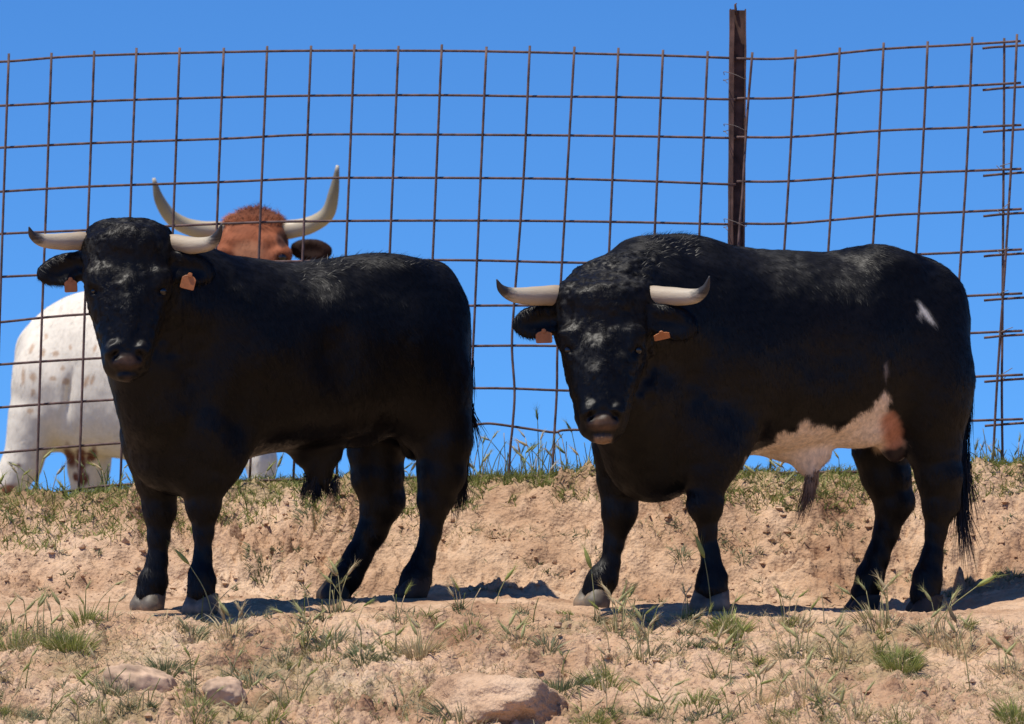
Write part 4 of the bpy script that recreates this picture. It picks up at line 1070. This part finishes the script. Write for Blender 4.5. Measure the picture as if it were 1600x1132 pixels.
TUFTS = [  # px, py, spread px, height px, kind, label
    (70, 1000, 46, 62, 'seed', 'tall green seeding grass tuft at the left edge of the slope'),
    (132, 972, 20, 45, 'green', 'bright green tuft near the left bull, top of the left grass patch'),
    (20, 1015, 26, 48, 'green', 'leafy green tuft cut by the left edge of the picture'),
    (262, 1048, 26, 40, 'deep', 'dark green tuft right above the pale angular stone'),
    (178, 1085, 24, 34, 'grey', 'grey-green tuft left below the pale angular stone'),
    (392, 1070, 24, 38, 'grey', 'grey-green tuft right beside the small pale stone'),
    (305, 1000, 20, 36, 'grey', 'small grey-green tuft under the left bull\'s near front hoof'),
    (362, 1000, 24, 46, 'straw', 'thin straw tuft right of the left bull\'s front hooves'),
    (305, 1130, 26, 30, 'green', 'green tuft at the bottom edge below the small pale stone'),
    (425, 1128, 16, 40, 'green', 'narrow green tuft at the bottom edge left of centre'),
    (528, 955, 20, 58, 'seed', 'seeding grass tuft in front of the left bull\'s far hind hoof'),
    (520, 1012, 22, 36, 'grey', 'grey-green tuft below the seeding tuft by the far hind hoof'),
    (565, 1030, 22, 32, 'deep', 'low dark green tuft left of the straw clump'),
    (655, 1024, 28, 48, 'clump', 'straw-brown grass clump with ears above the large boulder'),
    (738, 978, 24, 24, 'green', 'low green tuft in the open between the two bulls'),
    (800, 990, 26, 26, 'straw', 'dry straw tuft right of the low green tuft between the bulls'),
    (856, 1012, 16, 36, 'grey', 'slim grey tuft above the right end of the boulder'),
    (722, 1122, 42, 40, 'grey', 'broad grey-green tuft in front of the large boulder'),
    (875, 1082, 40, 44, 'deep', 'dark green leafy tuft at the right end of the boulder'),
    (940, 1062, 26, 44, 'green', 'green tuft right of the dark leafy tuft by the boulder'),
    (962, 985, 18, 48, 'seed', 'seeding tuft below the right bull\'s far front hoof'),
    (1010, 1030, 24, 50, 'seed', 'thin seeding tuft in the foreground between the right bull\'s front legs'),
    (1140, 985, 28, 40, 'fresh', 'dense bright green tuft below the right bull\'s near front hoof'),
    (1130, 1015, 20, 20, 'straw', 'yellowish low tuft under the dense bright green tuft'),
    (1240, 1020, 26, 48, 'seed', 'thin seeding tuft under the right bull\'s belly'),
    (1262, 1075, 40, 46, 'straw', 'broad straw tuft in the right foreground'),
    (1368, 975, 34, 62, 'seed', 'tall seeding tuft in front of the right bull\'s far hind hoof'),
    (1408, 1040, 28, 40, 'fresh', 'green tuft below the right bull\'s hind hooves'),
    (1470, 990, 36, 48, 'straw', 'straw tuft in the shadow behind the right bull\'s hind hoof'),
    (1572, 1050, 24, 34, 'straw', 'dry tuft at the right edge of the slope'),
    (1588, 1122, 26, 40, 'fresh', 'green tuft in the bottom right corner'),
    (1090, 1100, 26, 34, 'green', 'green tuft at the bottom right of the dark leafy tuft'),
    (1195, 1098, 26, 40, 'straw', 'straw tuft left of the broad straw tuft in the right foreground'),
    (930, 1128, 30, 30, 'green', 'green tuft at the bottom edge right of the boulder'),
    (1340, 1124, 34, 34, 'straw', 'straw tuft at the bottom edge below the right bull\'s belly'),
    (1064, 872, 12, 30, 'grey', 'upright grey weed on the bank between the right bull\'s front legs'),
    (834, 886, 11, 24, 'deep', 'small dark weed on the bank between the two bulls'),
    (488, 806, 22, 24, 'grey', 'grey grass tuft high on the bank under the left bull\'s belly'),
    (410, 886, 26, 24, 'deep', 'dark weed on the bank between the left bull\'s front and hind legs'),
    (1160, 872, 10, 20, 'grey', 'small grey weed right of the right bull\'s near front leg'),
    (1318, 818, 13, 14, 'deep', 'low dark weed on the bank under the right bull\'s belly'),
    (1580, 898, 14, 22, 'grey', 'grey weed on the bank at the right edge of the picture'),
    (1205, 770, 30, 24, 'straw', 'dry grass tuft on the crest right of the steel post'),
    (110, 1012, 30, 50, 'fresh', 'fresh green tuft between the tall seeding tuft and the pale stone'),
    (1310, 1030, 30, 44, 'straw', 'pale straw tuft below the right bull\'s belly tuft'),
    (1500, 1020, 34, 40, 'straw', 'wide straw tuft below the right bull\'s shadow'),
    (480, 1010, 14, 40, 'seed', 'thin seeding tuft below the left bull\'s belly'),
]
def build_tuft(px, py, sp, ht, kind, label, seed):
    c = hit(px, py); r = np.random.default_rng(seed); rad = sp / 415; h = ht / 415
    parts = []
    pal = dict(seed=(GREEN, STRAW, 110), green=(GREEN, FRESH, 150), deep=(DEEP, GREY, 210), grey=(GREY * .8, GREY * 1.5, 190), straw=(STRAW, STRAW * 1.1, 80), clump=(STRAW * .6, STRAW, 190), fresh=(GREEN, FRESH * 1.15, 330))[kind]
    n = int(pal[2] * (sp / 26) ** 1.3)
    parts.append(blades(disc(c, rad, n, r), h * (0.75 if kind != 'seed' else 0.5), 0.0042, pal[0], pal[1], r.normal() * .15, seed, 0.9 if kind in ('grey', 'deep') else 0.6))
    if kind in ('seed', 'straw', 'clump'):
        for i in range({'seed': 7, 'straw': 4, 'clump': 4}[kind]):
            q = disc(c, rad * .8, 1, r)[0]
            parts += stalk(q[0], q[1], h * r.uniform(.6, 1.15), r.normal() * .22, GREEN * .8 + STRAW * .6, r.uniform(.04, .065) if i < 6 else 0, EARC * r.uniform(.85, 1.25) if r.random() < .6 else STRAW, seed * 31 + i, r.uniform(.1, .7))
    if kind in ('straw', 'clump', 'fresh', 'green'):
        parts.append(blades(disc(c, rad * 1.1, n // 4, r), h * .7, 0.003, STRAW, STRAW * 1.2, r.normal() * .2, seed + 7, 1.1))
    V, F, C = join(parts)
    o = mesh_arrays('grass_tuft', V - c, F, M_PLANT, None, col=C); o.location = tuple(c)
    tag(o, label, 'grass tuft', 'grass tufts on the slope in front of the bulls')
for i, t in enumerate(TUFTS): build_tuft(*t, 300 + i)

# single tall barley stems standing clear in front of the hooves
STEMS = [(1112, 965, 92, -0.12, .075, 'single green barley ear before the right bull\'s near front hoof'),
         (930, 965, 75, -0.08, .07, 'single barley ear before the right bull\'s far front hoof'),
         (1452, 995, 75, 0.95, .07, 'barley stem leaning right into the shadow by the right bull\'s hind hoof'),
         (335, 968, 85, -0.45, .065, 'dry barley stem crossing the left bull\'s near front hoof'),
         (775, 945, 38, 0.35, .05, 'short barley ear in the left bull\'s shadow'),
         (1515, 1080, 100, -0.2, .06, 'tall dark barley stem in the right foreground')]
for i, (a, b, h, ln, ear, lab) in enumerate(STEMS):
    c = hit(a, b); parts = stalk(c[0], c[1], h / 415, ln, GREEN + STRAW * .4, ear * 1.15, FRESH * 1.2 if i != 5 else STRAW * .4, 900 + i, 0.2)
    V, F, C = join(parts); o = mesh_arrays('barley_stem', V - c, F, M_PLANT, None, col=C); o.location = tuple(c)
    tag(o, lab, 'grass stem', 'single barley stems')

def scatter_grass():
    r = np.random.default_rng(44); parts = []
    # turf along the crest
    n = 34000; x = r.uniform(-2.3, 2.3, n); y = 1.08 + 0.9 * r.random(n) ** 1.2
    y = y - 0.22 * r.random(n) * sstep(-1.0, -1.9, x)
    den = fbm(np.stack([x, y, 0 * x], 1), 3.5, 3, 101) + 0.2 * sstep(-1.0, -1.9, x)
    k = (den > -0.15 - 0.5 * sstep(1.15, 1.3, y)); x, y = x[k], y[k]
    left = sstep(0.2, -1.8, x)[:, None]
    parts.append(blades(np.stack([x, y], 1), 0.055, 0.0045, DEEP * 1.2, FRESH, 0, 45, 0.9))
    # drier fringe below it
    n = 6000; x = r.uniform(-2.3, 2.3, n); y = r.uniform(0.92, 1.2, n)
    den = fbm(np.stack([x, y, 0 * x], 1), 4.5, 3, 103); k = den > 0.02; x, y = x[k], y[k]
    parts.append(blades(np.stack([x, y], 1), 0.035, 0.0035, GREY, STRAW, 0, 46, 0.9))
    # small grey-green rosettes on the bank
    for i in range(120):
        cx, cy = r.uniform(-2.2, 2.2), r.uniform(0.5, 1.15)
        q = disc((cx, cy), r.uniform(.008, .03), int(r.uniform(8, 26)), r)
        parts.append(blades(q, 0.032, 0.005, GREY * .7, GREY * 1.2, 0, 1000 + i, 1.3, 2))
    for i in range(520):
        cx, cy = r.uniform(-2.2, 2.2), r.uniform(-2.2, -0.68)
        if fbm(np.array([[cx, cy, 0]]), 1.8, 2, 109)[0] < -0.12: continue
        kd = r.integers(4); rad = r.uniform(.012, .05)
        q = disc((cx, cy), rad, int(r.uniform(20, 70)), r)
        a, b = [(GREY * .7, GREY * 1.3), (GREEN, FRESH), (STRAW * .7, STRAW), (DEEP, GREY)][kd]
        parts.append(blades(q, r.uniform(.03, .06), 0.0038, a, b, r.normal() * .2, 2000 + i, 0.9))
        if r.random() < .5:
            for j in range(int(r.integers(1, 4))):
                parts.extend(stalk(cx + r.normal() * .02, cy + r.normal() * .02, r.uniform(.05, .13), r.normal() * .35, [STRAW, GREEN, STRAW * .8][j % 3], r.uniform(.025, .045) if r.random() < .5 else 0, [EARC, STRAW, FRESH][int(r.integers(3))], 3000 + i * 5 + j, r.uniform(.1, .8)))
    # sparse dry grass over the front slope
    n = 24000; x = r.uniform(-2.2, 2.2, n); y = r.uniform(-2.2, -0.72, n)
    den = fbm(np.stack([x, y, 0 * x], 1), 2.6, 4, 107) + 0.12 * (np.abs(x) > 0.9); k = den > 0.03; x, y = x[k], y[k]
    parts.append(blades(np.stack([x, y], 1), 0.04, 0.0032, GREY, STRAW, 0, 47, 1.0))
    n = 9000; x = r.uniform(-2.2, 2.2, n); y = r.uniform(-2.2, -0.62, n)
    parts.append(blades(np.stack([x, y], 1), 0.03, 0.003, STRAW * .8, STRAW * 1.2, 0, 48, 1.6, 2))
    V, F, C = join(parts)
    o = mesh_arrays('grass', V, F, M_PLANT, None, col=C)
    tag(o, 'short patchy grass along the crest and over the slope', 'grass', None, 'stuff')
    # weeds with ears along the fence foot
    parts = []
    def weeds(px0, px1, cnt, hmax, s0):
        for i in range(cnt):
            px = r.uniform(px0, px1); c = hit(px, 700)     # above the crest line: lands on the fence line
            y = r.uniform(1.2, 1.65); x = (px - 800) / F_PX * (CAM_D + y)
            h = r.uniform(.35, 1) ** 1.2 * hmax / 392
            cc = [GREEN * 1.3, FRESH * 1.2, GREY * 1.3, STRAW][r.integers(4)]
            parts.extend(stalk(x, y, h, r.normal() * .22, cc, r.uniform(.025, .055) if r.random() < .55 else 0, [EARC, FRESH * 1.2, STRAW * 1.1, np.array([.6, .57, .45])][r.integers(4)], s0 + i, r.uniform(.1, .8)))
            q = disc((x, y), .02, 5, r); parts.append(blades(q, h * .7, .0042, GREEN, FRESH * 1.2, r.normal() * .2, s0 * 3 + i, .5))
    weeds(-10, 210, 40, 62, 5000); weeds(350, 480, 14, 40, 5200); weeds(545, 660, 12, 40, 5300)
    weeds(735, 935, 58, 78, 5400); weeds(1140, 1330, 14, 30, 5500); weeds(1520, 1610, 24, 70, 5600); weeds(1400, 1440, 5, 30, 5700)
    parts.extend(stalk((842 - 800) / F_PX * 23.3, 1.3, .24, -.02, DEEP, .045, DEEP * 1.3, 5900, .1))
    V, F, C = join(parts)
    o = mesh_arrays('fence_weeds', V, F, M_PLANT, None, col=C)
    tag(o, 'wild barley and weeds growing along the foot of the fence', 'weeds', None, 'stuff')
scatter_grass()
